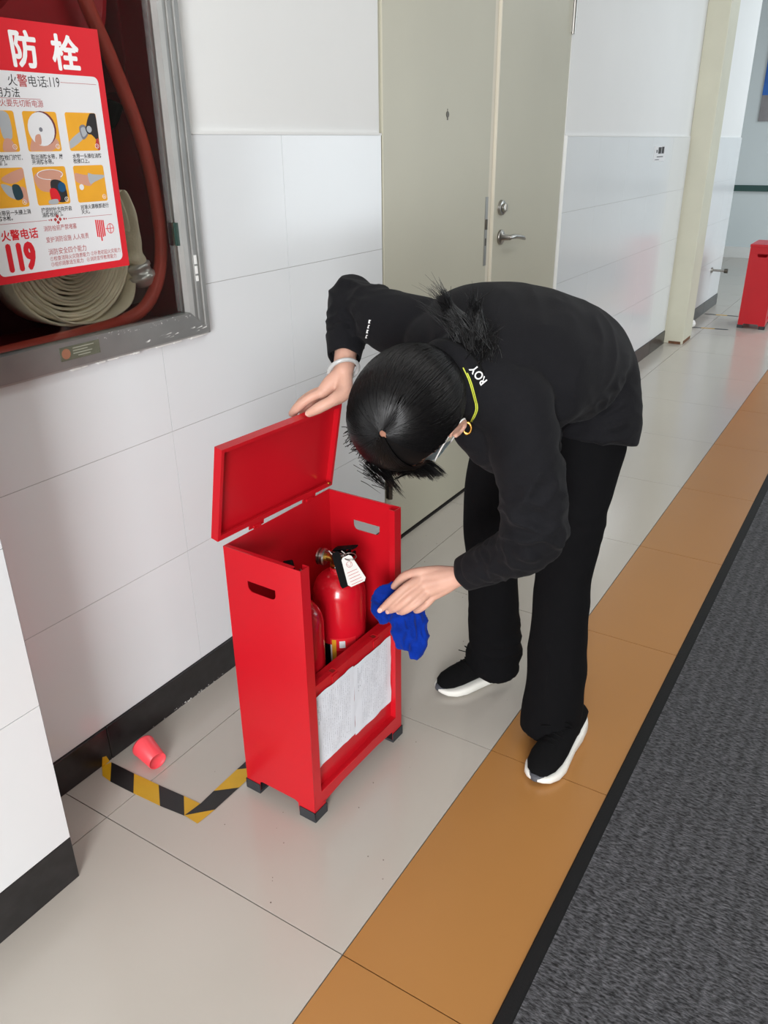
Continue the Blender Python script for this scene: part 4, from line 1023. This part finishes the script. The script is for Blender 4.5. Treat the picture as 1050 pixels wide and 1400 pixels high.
# near hand gripping the cloth
KN = {
 'index':  [(0.6160, 0.5260, 0.4820), (0.6000, 0.4930, 0.4730), (0.5790, 0.4740, 0.4480), (0.5580, 0.4630, 0.4230)],
 'middle': [(0.6250, 0.5190, 0.4710), (0.6100, 0.4870, 0.4540), (0.5900, 0.4760, 0.4330), (0.5680, 0.4780, 0.4150)],
 'ring':   [(0.6350, 0.5220, 0.4590), (0.6240, 0.4950, 0.4430), (0.6040, 0.4850, 0.4260), (0.5860, 0.4880, 0.4100)],
 'little': [(0.6440, 0.5320, 0.4500), (0.6340, 0.5150, 0.4330), (0.6190, 0.5100, 0.4180), (0.6050, 0.5130, 0.4070)],
 'thumb':  [(0.6460, 0.5450, 0.4930), (0.6120, 0.5290, 0.4920), (0.5820, 0.5170, 0.4790), (0.5610, 0.5090, 0.4540)]}
KN = {k: [V(p) for p in v] for k, v in KN.items()}
rad = {'index': (.0092, .0066), 'middle': (.0094, .0068), 'ring': (.0090, .0064), 'little': (.0080, .0058), 'thumb': (.0108, .0078)}
for k, v in KN.items(): finger(v, *rad[k])
for k in ('index', 'middle', 'ring', 'little'): capsule(bm, [WRN, WRN.lerp(KN[k][0], .55), KN[k][0]], [.0165, .0150, .0118], 14)
capsule(bm, [WRN.lerp(KN['thumb'][0], .2), KN['thumb'][0], KN['thumb'][1]], [.016, .0145, .011], 12)
# far hand on the lid's top edge
KF = {
 'index':  [(0.3830, 0.5320, 0.8260), (0.3680, 0.5140, 0.8180), (0.3480, 0.5010, 0.8010), (0.3300, 0.5010, 0.7830)],
 'middle': [(0.3820, 0.5490, 0.8270), (0.3590, 0.5370, 0.8190), (0.3360, 0.5250, 0.8000), (0.3200, 0.5230, 0.7780)],
 'ring':   [(0.3820, 0.5660, 0.8230), (0.3570, 0.5590, 0.8120), (0.3360, 0.5490, 0.7920), (0.3220, 0.5440, 0.7730)],
 'little': [(0.3840, 0.5800, 0.8150), (0.3630, 0.5760, 0.8040), (0.3450, 0.5670, 0.7870), (0.3340, 0.5630, 0.7710)],
 'thumb':  [(0.4250, 0.5480, 0.8310), (0.4200, 0.5180, 0.8200), (0.4020, 0.4980, 0.8080), (0.3830, 0.4890, 0.7960)]}
KF = {k: [V(p) for p in v] for k, v in KF.items()}
for k, v in KF.items(): finger(v, rad[k][0] * 1.08, rad[k][1] * 1.08)
for k in ('index', 'middle', 'ring', 'little'): capsule(bm, [WRF, WRF.lerp(KF[k][0], .55), KF[k][0]], [.0175, .0172, .0125], 14)
capsule(bm, [WRF, KF['thumb'][0], KF['thumb'][1]], [.018, .0165, .0125], 12)
me = remesh(bm, .0026, 3, .5)
person = mesh_obj('person', me, M_SKIN)
tag(person, 'person in black sweater and trousers bending over the open red extinguisher box', 'person')

# nails
def nail(tip, prev, outward):
    t = (V(tip) - V(prev)).normalized(); o = V(outward); o = (o - t * o.dot(t)).normalized(); s = t.cross(o)
    b = bmesh.new(); c = V(tip) + o * .0055 + t * .001
    ellipsoid(b, c, s * .0052, t * .0062, o * .0017, 14, 8); return b
CAMP = V((1.2978, -0.6948, 1.2661))
for k in ('index', 'middle', 'ring'): obj('finger_nail', nail(KN[k][3], KN[k][2], CAMP - KN[k][3]), M_NAIL, person, True)
obj('finger_nail', nail(KF['thumb'][3], KF['thumb'][2], CAMP - KF['thumb'][3] + V((0, 0, .3))), M_NAIL, person, True)
for s in (-1, 1):
    b = bmesh.new(); ellipsoid(b, hp(.030 * s, .0715, -.016), hl * .012, hf * .010, hu * .0105, 20, 12)
    e = obj('eye', b, mat('eye_white', rgb(232, 228, 222), 0.2), person, True)
    b = bmesh.new(); lathe(b, hp(.030 * s, .0795, -.019), hf, [(0, .0055), (.0022, .0045), (.0026, .002)], 18); obj('iris', b, M_BLACKP, e, True)
    b = bmesh.new(); capsule(b, [hp(.018 * s, .0875, .006), hp(.030 * s, .084, .009), hp(.044 * s, .074, .007)], [.0022, .0026, .0015], 8); obj('eyebrow', b, M_HAIRB, person, True)

# ---- sweater
def fold(me, folds, seed=0.0, general=.0035, scale=7.0):
    vs = me.vertices
    norms = [V(v.normal) for v in vs]
    for v, n in zip(vs, norms):
        p = V(v.co); d = 0.0
        for (c, ax, wl, amp, rd) in folds:
            r = (p - c).length
            if r < rd * 2.2:
                w = math.exp(-(r / rd) ** 2)
                h = (p - c).dot(ax); q = (p - ax * h) * (2.2 / wl * .25) + ax * (h * 1.15 / wl) + V((seed, seed * 2, 0))
                nz = noise.noise(q); d += 1.5 * amp * w * (1.0 - 3.2 * abs(nz))
        d += general * noise.noise(p * scale + V((seed, seed, 0)))
        v.co = p + n * max(d, -.006)
    me.update()
bm = bmesh.new()
rings_to_bm(bm, torso_rings(.004, stations=TOR))
capsule(bm, [SHF.lerp(SHN, .06), SHF.lerp(NK, .45) , SHN.lerp(NK, .45), SHN.lerp(SHF, .06)], [.050, .052, .060, .060], 20)
# hanging front of the sweater below chest
capsule(bm, [V((0.7360, 0.5410, 0.8510)), V((0.7650, 0.5500, 0.8060)), V((0.7720, 0.6200, 0.7730))], [.070, .075, .070], 20)
capsule(bm, [V((0.7240, 0.4970, 0.8740)), V((0.7420, 0.4950, 0.8250)), V((0.7520, 0.5030, 0.7890))], [.045, .048, .034], 20)
capsule(bm, [NK - (NK - H0).normalized() * -.02, NK.lerp(H0, .30) , NK.lerp(H0, .52)], [.062, .060, .057], 24)
# sleeves
capsule(bm, [SHN + V((0, 0, .01)), V((0.8280, 0.4940, 0.8020)), V((0.8450, 0.4970, 0.7250)), V((0.8520, 0.5050, 0.6500))], [.062, .060, .056, .056], 24, sub=6)
capsule(bm, [V((0.8520, 0.5050, 0.6500)), V((0.8280, 0.5150, 0.6080)), V((0.7860, 0.5330, 0.5730)), V((0.7330, 0.5420, 0.5330))], [.054, .050, .046, .039], 24, sub=6)
capsule(bm, [SHF, V((0.4760, 0.6420, 0.9530)), V((0.3940, 0.6780, 0.9690)), V((0.3520, 0.6870, 0.9710))], [.066, .062, .052, .046], 24, sub=6)
capsule(bm, [V((0.3550, 0.6890, 0.9750)), V((0.3620, 0.6610, 0.9390)), V((0.3810, 0.6230, 0.9040))], [.052, .045, .036], 24, sub=6)
me = remesh(bm, .005, 7, .6)
folds = [
 (V((0.8560, 0.4630, 0.6590)), V((-0.0090, -0.0400, -0.0700)).normalized(), .030, .0075, .075),
 (V((0.8520, 0.4550, 0.7680)), V((0.0530, -0.0040, -0.0560)).normalized(), .045, .0050, .070),
 (V((0.7820, 0.5090, 0.5760)), V((-0.0400, -0.0300, -0.0230)).normalized(), .022, .0045, .05),
 (V((0.3870, 0.6630, 0.9780)), V((-0.0170, -0.0290, -0.0810)).normalized(), .034, .0065, .07),
 (V((0.3840, 0.6260, 0.9330)), V((0.0060, -0.0140, -0.0680)).normalized(), .024, .0045, .05),
 (V((0.8740, 0.7200, 0.7960)), V((0.0200, -0.0110, -0.0490)).normalized(), .030, .0055, .085),
 (V((0.8120, 0.6830, 0.9270)), V((0.0490, 0.0160, -0.0040)).normalized(), .052, .0045, .11),
 (V((0.8290, 0.5620, 0.8000)), V((0.0100, 0.0310, 0.0770)).normalized(), .05, .006, .08),
 (V((0.7560, 0.5460, 0.9970)), V((0.0460, 0.0230, 0.0140)).normalized(), .08, .003, .10)]
fold(me, folds, 2.0, .004, 8)
sweater = mesh_obj('sweater', me, M_SWEAT, person)
# folded cuffs and hem
def cuff(c0, c1, r0, r1, nm='cuff', th=.0035, n=36, flat=1.0):
    c0, c1 = V(c0), V(c1); a, b = frame_of(c1 - c0); bm = bmesh.new()
    prof = [(0, r0 - th), (0, r0), (.12, r0 + .0012), (.5, (r0 + r1) / 2 + .0005), (.88, r1 + .0012), (1, r1), (1, r1 - th), (.5, (r0 + r1) / 2 - th)]
    rs = []
    for f, r_ in prof:
        c = c0.lerp(c1, f)
        rs.append([c + (a * math.cos(2 * math.pi * i / n) + b * math.sin(2 * math.pi * i / n) * flat) * (r_ + .0012 * math.sin(5 * 2 * math.pi * i / n + f * 2) ) for i in range(n)])
    rings_to_bm(bm, rs, closed=True); return obj(nm, bm, M_SWEAT, sweater, True)
cuff((0.7530, 0.5490, 0.5430), (0.6990, 0.5490, 0.5040), .0410, .0340)
cuff((0.3730, 0.6390, 0.9180), (0.3930, 0.5990, 0.8820), .0405, .0330)
# collar band
TK = (NK - H0).normalized()
def neck_ring(c, r1, r2): 
    a = (hl - TK * hl.dot(TK)).normalized(); b = TK.cross(a); return ring(c, a * r1, b * r2, 36)
bm = bmesh.new(); rings_to_bm(bm, [neck_ring(NK - TK * .020, .0675, .0665), neck_ring(NK - TK * .030, .068, .067), neck_ring(NK - TK * .070, .0645, .0640), neck_ring(NK - TK * .074, .061, .060), neck_ring(NK - TK * .03, .056, .056)], closed=True)
obj('collar', bm, M_SWEAT, sweater, True)

# printed letters and marks lying on the knit
def stick(me, target, lift=.0012):
    for v in me.vertices:
        d = (v.co - CAMP).normalized()
        hit = target.ray_cast(CAMP, d)
        if hit[0] is not None: v.co = hit[0] + hit[1] * lift * (1 if hit[1].dot(d) < 0 else -1)
    return me
def letters(s, size, org, ax, up, sx, bold, nm='sweater_lettering'):
    m0 = text_mesh(s, size, org, ax, up, sx, bold)
    b = bmesh.new(); b.from_mesh(m0); bmesh.ops.subdivide_edges(b, edges=b.edges, cuts=1); b.to_mesh(m0); b.free()
    stick(m0, bm_bvh); m0.materials.append(M_TEXTW); return mesh_obj(nm, m0, None, sweater)
vv = []; ff = []
for o_ in [sweater] + list(sweater.children):
    k0 = len(vv); vv += [V(v.co) for v in o_.data.vertices]; ff += [[k0 + i for i in q_.vertices] for q_ in o_.data.polygons]
bm_bvh = BVHTree.FromPolygons(vv, ff)
P0_ = V((0.7760, 0.4460, 0.9230)); ax_ = (V((0.7550, 0.4430, 0.9470)) - P0_).normalized(); up_ = ((CAMP - P0_).normalized()).cross(ax_).normalized()
letters('ROY', .0190, P0_, ax_, up_, .86, .0003)
P0_ = V((0.4400, 0.6200, 0.9580)); ax_ = (V((0.4370, 0.6110, 0.9270)) - P0_).normalized(); up_ = ((CAMP - P0_).normalized()).cross(ax_).normalized()
bm = bmesh.new()
for k in range(4): 
    c_ = P0_ + ax_ * (.0095 * k); poly(bm, [c_ + up_ * .0012 * (k % 2), c_ + ax_ * .007, c_ + ax_ * .0065 + up_ * .004, c_ + ax_ * .0035 + up_ * .0022, c_ + up_ * .0045])
m0 = D.meshes.new('t'); bm.to_mesh(m0); bm.free(); stick(m0, bm_bvh); m0.materials.append(M_TEXTW); mesh_obj('sleeve_print', m0, None, sweater)['kind'] = 'stuff'

# ---- trousers
bm = bmesh.new()
ellipsoid(bm, PEL + V((0, 0, -.01)), LAT * .128, V((0, 0, 1)).cross(LAT) * .084, V((0, 0, .12)), 32, 18)
def tl(pts, rr, fl=1.0):
    P = spline(pts, 6); Rr = []
    for i in range(len(P)):
        s = i / 6; a = min(int(s), len(rr) - 2); f = s - a; Rr.append(rr[a] * (1 - f) + rr[a + 1] * f)
    tube(bm, P, Rr, 28, hint=LAT, flat=fl)
tl(LEGN, [.080, .082, .068, .057, .062, .068, .069], 1.06); tl(LEGF, [.080, .080, .068, .058, .059, .064, .066], 1.04)
me = remesh(bm, .006, 4, .5)
fold(me, [(LEGF[5], V((0, 0, 1)), .05, .007, .09), (LEGN[4], V((.9, -.3, .2)), .07, .003, .16), (LEGN[2], V((.3, -.2, .9)), .06, .004, .09), (LEGF[3], V((.9, .3, .2)), .06, .003, .15)], 5.0, .003, 6)
trousers = mesh_obj('trousers', me, M_TROUS, person)

# ---- shoes
def shoe(heel, toe, nm='shoe'):
    heel, toe = V((*heel, 0)), V((*toe, 0)); f = (toe - heel); L = f.length; f.normalize(); s = V((-f.y, f.x, 0)); z = V((0, 0, 1))
    r = empty(nm, heel); r.parent = person
    side = 0
    st = [(0.0, .012, .010, .036), (.03, .024, .006, .044), (.10, .0315, .001, .043), (.25, .034, 0, .034), (.42, .033, 0, .027), (.58, .038, 0, .028), (.72, .0435, 0, .027), (.84, .0415, .001, .024), (.93, .032, .004, .022), (.98, .020, .009, .021), (1.0, .008, .012, .019)]
    rs = []
    for t, w, z0, z1 in st:
        c = heel + f * (t * L) + z * ((z0 + z1) / 2); c += s * .004 * math.sin(t * 3.1)
        rs.append(ring(c, s * w, z * (z1 - z0) / 2, 24, .45))
    bm = bmesh.new(); rings_to_bm(bm, rs); so = obj('sole', bm, M_SOLE, r, True)
    up = [(.02, .016, .040, .062), (.06, .026, .040, .078), (.16, .031, .036, .088), (.28, .032, .030, .092), (.40, .032, .024, .090), (.52, .034, .024, .080), (.64, .037, .024, .068), (.76, .038, .023, .057), (.87, .034, .021, .046), (.94, .024, .020, .036), (.975, .010, .020, .028)]
    rs = []
    for t, w, z0, z1 in up:
        c = heel + f * (t * L) + s * .004 * math.sin(t * 3.1); rr = []
        for i in range(24):
            a = 2 * math.pi * i / 24; ca, sa = math.cos(a), math.sin(a)
            x = math.copysign(abs(ca) ** .75, ca) * w * (1 if sa < 0 else (1 - .28 * sa)); y = z0 + (z1 - z0) * (.5 + .5 * sa)
            rr.append(c + s * x + z * y)
        rs.append(rr)
    bm = bmesh.new(); rings_to_bm(bm, rs); obj('upper', bm, M_SHOE, r, True)
    rs = []
    for t, w, z0, z1 in [(.935, .0325, .003, .0245), (.955, .030, .004, .025), (.985, .021, .008, .024), (1.008, .008, .012, .021)]:
        c = heel + f * (t * L) + z * ((z0 + z1) / 2) + s * .004 * math.sin(t * 3.1); rs.append(ring(c, s * w * .62, z * (z1 - z0) / 2, 20, .6))
    bm = bmesh.new(); rings_to_bm(bm, rs); obj('toe_bumper', bm, M_TOE, r, True)
    bm = bmesh.new()
    def topz(t):
        for (a, b) in zip(up, up[1:]):
            if a[0] <= t <= b[0]: q_ = (t - a[0]) / (b[0] - a[0]); return a[3] * (1 - q_) + b[3] * q_
        return .08
    for k in range(5):
        t = .50 + k * .05; c = heel + f * (t * L) + z * (topz(t) + .0015)
        tube(bm, [c - s * .018 - z * .004, c, c + s * .018 - z * .004], .0018, 6)
    c = heel + f * (.52 * L) + z * (topz(.52) + .004)
    tube(bm, spline([c, c + s * .015 + z * .012, c + s * .032 + z * .010 + f * .004, c + s * .02 + z * .0, c], 5), .0014, 6)
    tube(bm, spline([c, c - s * .012 + z * .010 + f * .01, c - s * .030 + z * .010 + f * .012, c - s * .022 + z * .001, c], 5), .0014, 6)
    tube(bm, spline([c, c - s * .012 + f * .020 + z * .006, c - s * .030 + f * .030 + z * .004], 5), .0013, 6)
    obj('laces', bm, M_BLACKP, r, True)
    for ch_ in r.children: ch_.matrix_parent_inverse = Matrix.Translation(heel).inverted()
    return r
shoe((0.8690, 0.8450), (0.8550, 0.6020))
shoe((0.6430, 0.9710), (0.5230, 0.7740))

# ---- hair: a close cap, thousands of strands from the crown, a fringe and a gathered tail
WH = (hu * .86 - hf * -.30 + hl * -.30).normalized()
WH = (CAMP - H0).normalized() * .80 + cR * -.34 + cU * -.38; WH.normalize()
SC_ = (.0845, .100, .103)
def skull(d, k=1.0):
    """point on the hair surface in direction d"""
    x, y, z = d.dot(hl), d.dot(hf), d.dot(hu)
    r_ = 1 / math.sqrt((x / SC_[0]) ** 2 + (y / SC_[1]) ** 2 + (z / SC_[2]) ** 2)
    return H0 + hf * -.010 + hu * .008 + d * r_ * k
bm = bmesh.new(); grid = []
a_, b_ = frame_of(WH)
for i in range(1, 26):
    th_ = i / 25 * 2.05; row = []
    for j in range(56):
        ph = 2 * math.pi * j / 56; e = a_ * math.cos(ph) + b_ * math.sin(ph)
        lim = 2.05
        fr = e.dot(hf)
        if fr > .2: lim = 2.05 - .62 * (fr - .2) / .8
        t_ = th_ / 2.05 * lim; d = WH * math.cos(t_) + e * math.sin(t_)
        row.append(bm.verts.new(skull(d, .985)))
    grid.append(row)
def bare(q_, m_=0.0):
    v_ = q_ - H0; a, b, c = v_.dot(hl), v_.dot(hf), v_.dot(hu)
    if b > .030: return c < .028 + m_ - .0 * b
    if b > -.022: return c < .012 + m_ + (b + .022) * .3
    return c < -.085 + m_
top = bm.verts.new(skull(WH, .985))
for j in range(56):
    bm.faces.new((top, grid[0][j], grid[0][(j + 1) % 56]))
    for i in range(24):
        if not any(bare(v_.co) for v_ in (grid[i][j], grid[i + 1][j], grid[i + 1][(j + 1) % 56], grid[i][(j + 1) % 56])): bm.faces.new((grid[i][j], grid[i + 1][j], grid[i + 1][(j + 1) % 56], grid[i][(j + 1) % 56]))
hair = obj('hair', bm, M_HAIRB, person, True)
TIE = V((0.7430, 0.4700, 0.9650))
sb = bmesh.new(); rg = random.Random(11)
def strand(pts, r_):
    n = len(pts); rings = []
    for i, p in enumerate(pts):
        t = (pts[min(i + 1, n - 1)] - pts[max(i - 1, 0)]).normalized(); x, y = frame_of(t, (0.3, .5, .8)); k = r_ * (1 - .75 * (i / (n - 1)) ** 2)
        rings.append([sb.verts.new(p + x * k), sb.verts.new(p - x * k * .5 + y * k * .87), sb.verts.new(p - x * k * .5 - y * k * .87)])
    for A_, B_ in zip(rings, rings[1:]):
        for i in range(3): sb.faces.new((A_[i], A_[(i + 1) % 3], B_[(i + 1) % 3], B_[i]))
tied = (TIE - H0).normalized()
for k in range(4600):
    ph = 2 * math.pi * rg.random(); e = a_ * math.cos(ph) + b_ * math.sin(ph); fr = e.dot(hf); sd = e.dot(hl)
    lift = 1.0 + rg.uniform(.0, .022); pts = []
    t0 = rg.uniform(.05, .17) if rg.random() < .75 else rg.uniform(.15, 1.0)
    if fr > .30 and sd > .62: continue
    if fr > .35:     # fringe, falling free of the brow
        T_end = 1.46 + .12 * noise.noise(e * 5) + rg.uniform(-.10, .10); nn_ = 9
        for i in range(nn_):
            t_ = t0 + (T_end - t0) * i / (nn_ - 1); d = WH * math.cos(t_) + e * math.sin(t_); pts.append(skull(d, lift + .01 * i / nn_))
        dirn = (pts[-1] - pts[-2]).normalized(); p = pts[-1]; cl_ = noise.noise(e * 7.0); L_ = .040 + .010 * cl_ + rg.uniform(-.008, .008)
        swing = V((0, 0, -.5)) + hl * (.9 * sd + .25) + hf * .2 + V((cl_, noise.noise(e * 9 + V((4, 0, 0))), 0)) * .18 + cR * .22
        for i in range(6):
            dirn = (dirn * .80 + swing * .22).normalized(); p = p + dirn * L_ / 6; pts.append(p)
        strand(pts, rg.uniform(.0005, .0009)); jv = V((rg.gauss(0, 1), rg.gauss(0, 1), rg.gauss(0, 1))) * .003
        strand([q_ + jv * (i / len(pts)) for i, q_ in enumerate(pts[4:])], rg.uniform(.0005, .0009))
    else:
        # combed back towards the tie
        T_end = 1.9
        e2_ = (tied - WH * tied.dot(WH)).normalized(); nn_ = 15
        for i in range(nn_):
            f_ = i / (nn_ - 1); t_ = t0 + (T_end - t0) * f_
            d0 = WH * math.cos(t_) + e * math.sin(t_)
            w_ = max(0, (f_ - .30) / .70) ** 1.25
            d = (d0 * (1 - w_) + tied * w_ ); 
            if d.length < .3: break
            d.normalize(); pts.append(skull(d, lift))
        cut = [i for i, q_ in enumerate(pts) if bare(q_)]
        if cut: pts = pts[:cut[0]]
        if len(pts) > 2: strand(pts, rg.uniform(.0006, .0010))
def tuft(c, target, n, spread, L_, curl, rr=(.0007, .0012)):
    for k in range(n):
        off = V((rg.gauss(0, 1), rg.gauss(0, 1), rg.gauss(0, 1))) * spread
        p = c + off; dirn = (V(target) - p).normalized(); pts = [p]; ph = rg.random() * 6.28; ll = L_ * rg.uniform(.55, 1.1)
        for i in range(8):
            dirn = (dirn + (cR * math.cos(ph + i * .5) + cU * math.sin(ph + i * .5)) * curl + V((0, 0, -.03))).normalized(); p = p + dirn * ll / 8; pts.append(p)
        strand(pts, rg.uniform(*rr))
me = D.meshes.new('strands')
TUFT_A = V((0.7640, 0.4690, 0.9670)); 
tuft(TIE, (0.7040, 0.4410, 1.0470), 700, .013, .100, .035, (.0005, .0010))
tuft(TIE, (0.6830, 0.4310, 1.0580), 120, .012, .122, .06, (.0004, .0007))
tuft(TIE, (0.7430, 0.4600, 1.0450), 420, .014, .075, .05, (.0005, .0010))
tuft(V((0.7540, 0.4560, 0.9570)), (0.7730, 0.4780, 1.0110), 260, .012, .042, .10, (.0005, .0009))
for q_ in range(9):
    la = -.95 + q_ * .17; e = (hf * 1.0 + hl * la).normalized(); e = (e - WH * e.dot(WH)).normalized()
    d0 = WH * math.cos(1.22) + e * math.sin(1.22); d1 = WH * math.cos(1.34) + e * math.sin(1.34)
    c0_, c1_ = skull(d0), skull(d1)
    tuft(c0_, c1_ + (c1_ - c0_) * 2 + cR * .004 * (q_ - 2) * .6, 75, .0075, .050 + .008 * math.sin(q_ * 2.1), .025, (.0004, .0008))
tuft(hp(.000, .085, .045), hp(.060, .125, .0), 200, .011, .052, .04, (.0004, .0008))
sb.to_mesh(me); sb.free()
for p_ in me.polygons: p_.use_smooth = True
me.materials.append(M_HAIR); so_ = mesh_obj('hair_strands', me, None, hair); so_['kind'] = 'stuff'
bm = bmesh.new(); bmesh.ops.create_uvsphere(bm, u_segments=28, v_segments=18, radius=1)
for v in bm.verts: 
    k = 1 + .35 * noise.noise(v.co * 3.2) + .12 * noise.noise(v.co * 8)
    v.co = TIE.lerp(V((0.7240, 0.4550, 1.0100)), .45) + (cR * v.co.x * .026 + cU * v.co.y * .036 + cF * v.co.z * .018) * k
obj('hair_bun', bm, M_HAIRB, hair, True)
bm = bmesh.new(); tube(bm, [TIE + tied.cross(cU).normalized() * .016 * math.cos(t / 16 * 2 * math.pi) + cU * .016 * math.sin(t / 16 * 2 * math.pi) for t in range(16)], .0035, 8, closed=True); obj('hair_tie', bm, M_BLACKP, hair, True)
# scalp showing at the crown
bm = bmesh.new(); cen = bm.verts.new(skull(WH, .992)); rw = []
for j in range(14):
    ph = 2 * math.pi * j / 14; d = (WH + (a_ * math.cos(ph) + b_ * math.sin(ph)) * (.12 if j % 2 else .07)).normalized(); rw.append(bm.verts.new(skull(d, .991)))
for j in range(14): bm.faces.new((cen, rw[j], rw[(j + 1) % 14]))
obj('scalp', bm, mat('scalp_skin', rgb(150, 104, 84), 0.7), hair, True)

# ---- mask, ear loop, earring, bracelet, neck cord
bm = bmesh.new(); g = []
for i in range(15):
    u = -1 + 2 * i / 14; row = []
    for j in range(11):
        v = j / 10; zc = -.030 - .078 * v
        prot = .100 * (1 - (u * .95) ** 2 * .42) - .016 * abs(v - .35) - .01 * v + .0015 * math.sin(v * 28)
        row.append(bm.verts.new(hp(u * (.066 - .012 * v), prot - .0 , zc)))
    g.append(row)
for i in range(14):
    for j in range(10): bm.faces.new((g[i][j], g[i + 1][j], g[i + 1][j + 1], g[i][j + 1]))
bmesh.ops.solidify(bm, geom=bm.faces[:], thickness=.0012)
mk = obj('face_mask', bm, M_MASK, person, True)
for s in (-1, 1):
    bm = bmesh.new(); tube(bm, spline([hp(.064 * s, .062, -.036), hp(.074 * s, .020, -.010), hp(.082 * s, -.018, -.002), hp(.083 * s, -.030, -.022), hp(.076 * s, -.012, -.052), hp(.055 * s, .045, -.100)], 6), .0014, 6)
    obj('ear_loop', bm, M_WHITEP, mk, True)
EAR = hp(.074, -.008, -.022)
for s in (1, -1):
    ec = hp(.083 * s, -.006, -.060)
    bm = bmesh.new(); tube(bm, [ec + cR * .0062 * math.cos(t / 20 * 2 * math.pi) + cU * .0090 * math.sin(t / 20 * 2 * math.pi) for t in range(20)], .0023, 10, closed=True); obj('hoop_earring', bm, M_GOLD, person, True)
wt_ = (WRF - ELF).normalized(); xa, ya = frame_of(wt_ + cR * .25)
bm = bmesh.new(); bc = WRF - wt_ * .004
tube(bm, [bc + xa * .031 * math.cos(t / 28 * 2 * math.pi) + ya * .029 * math.sin(t / 28 * 2 * math.pi) + wt_ * .003 * math.sin(t / 14 * math.pi) for t in range(28)], .0042, 10, closed=True)
obj('bracelet', bm, M_BRACE, person, True)
bm = bmesh.new()
cordp = []
for c_ in spline([V((0.7380, 0.4330, 0.9430)), V((0.7490, 0.4330, 0.9240)), V((0.7600, 0.4300, 0.8990)), V((0.7660, 0.4270, 0.8800)), V((0.7620, 0.4180, 0.8610))], 6):
    d_ = (c_ - CAMP).normalized(); h_ = bm_bvh.ray_cast(CAMP, d_)
    if h_[0] is not None: cordp.append(h_[0] - d_ * .0028)
tube(bm, cordp, .0010, 8); tube(bm, [p + cR * .0026 for p in cordp[3:]], .0009, 8)
obj('neck_cord', bm, M_YELLOW, person, True)

# ---- the blue cloth in the near hand
cl = bmesh.new()
def lobe(bm, pts, rr, fl, hint):
    P = spline([V(p) for p in pts], 6); rings = []; prev = V(hint)
    for i, p in enumerate(P):
        t = (P[min(i + 1, len(P) - 1)] - P[max(i - 1, 0)]).normalized(); a = (prev - t * prev.dot(t)).normalized(); b = t.cross(a)
        s = i / 6; k = min(int(s), len(rr) - 2); f = s - k; r_ = rr[k] * (1 - f) + rr[k + 1] * f
        rg_ = []
        for j in range(28):
            an = 2 * math.pi * j / 28; w = 1 + .16 * math.sin(3 * an + i * .15) + .08 * math.sin(7 * an + i * .3)
            rg_.append(p + (a * math.cos(an) + b * math.sin(an) * fl) * r_ * w)
        rings.append(rg_)
    rings_to_bm(bm, rings)
lobe(cl, [(0.5720, 0.5080, 0.4300), (0.5880, 0.4890, 0.3990), (0.6020, 0.4760, 0.3700), (0.6110, 0.4680, 0.3500), (0.6130, 0.4650, 0.3420)], [.016, .021, .0235, .017, .006], .5, cR)
lobe(cl, [(0.5910, 0.5260, 0.4200), (0.6100, 0.5080, 0.3900), (0.6220, 0.4940, 0.3600), (0.6280, 0.4780, 0.3360), (0.6290, 0.4720, 0.3240)], [.018, .023, .022, .0165, .006], .5, cR)
lobe(cl, [(0.5590, 0.5140, 0.4400), (0.5470, 0.4980, 0.4380), (0.5340, 0.4910, 0.4290), (0.5230, 0.4840, 0.4200)], [.015, .017, .014, .006], .6, cU)
lobe(cl, [(0.5300, 0.4880, 0.4280), (0.5460, 0.4740, 0.4150), (0.5580, 0.4700, 0.3990), (0.5630, 0.4700, 0.3870)], [.010, .015, .014, .005], .45, cR)
lobe(cl, [(0.5460, 0.5080, 0.4430), (0.5670, 0.5160, 0.4350), (0.5860, 0.5290, 0.4290), (0.6230, 0.5600, 0.4240)], [.017, .018, .016, .005], .6, cU)
me = remesh(cl, .0028, 3, .5)
fold(me, [(V((0.6090, 0.4780, 0.3860)), cR, .016, .0040, .06), (V((0.5520, 0.4700, 0.4230)), (cR + cU).normalized(), .014, .002, .03)], 1.0, .002, 30)
tag(mesh_obj('cleaning_cloth', me, M_BLUE), 'bright blue microfibre cloth bunched in the hand at the open box', 'cloth')
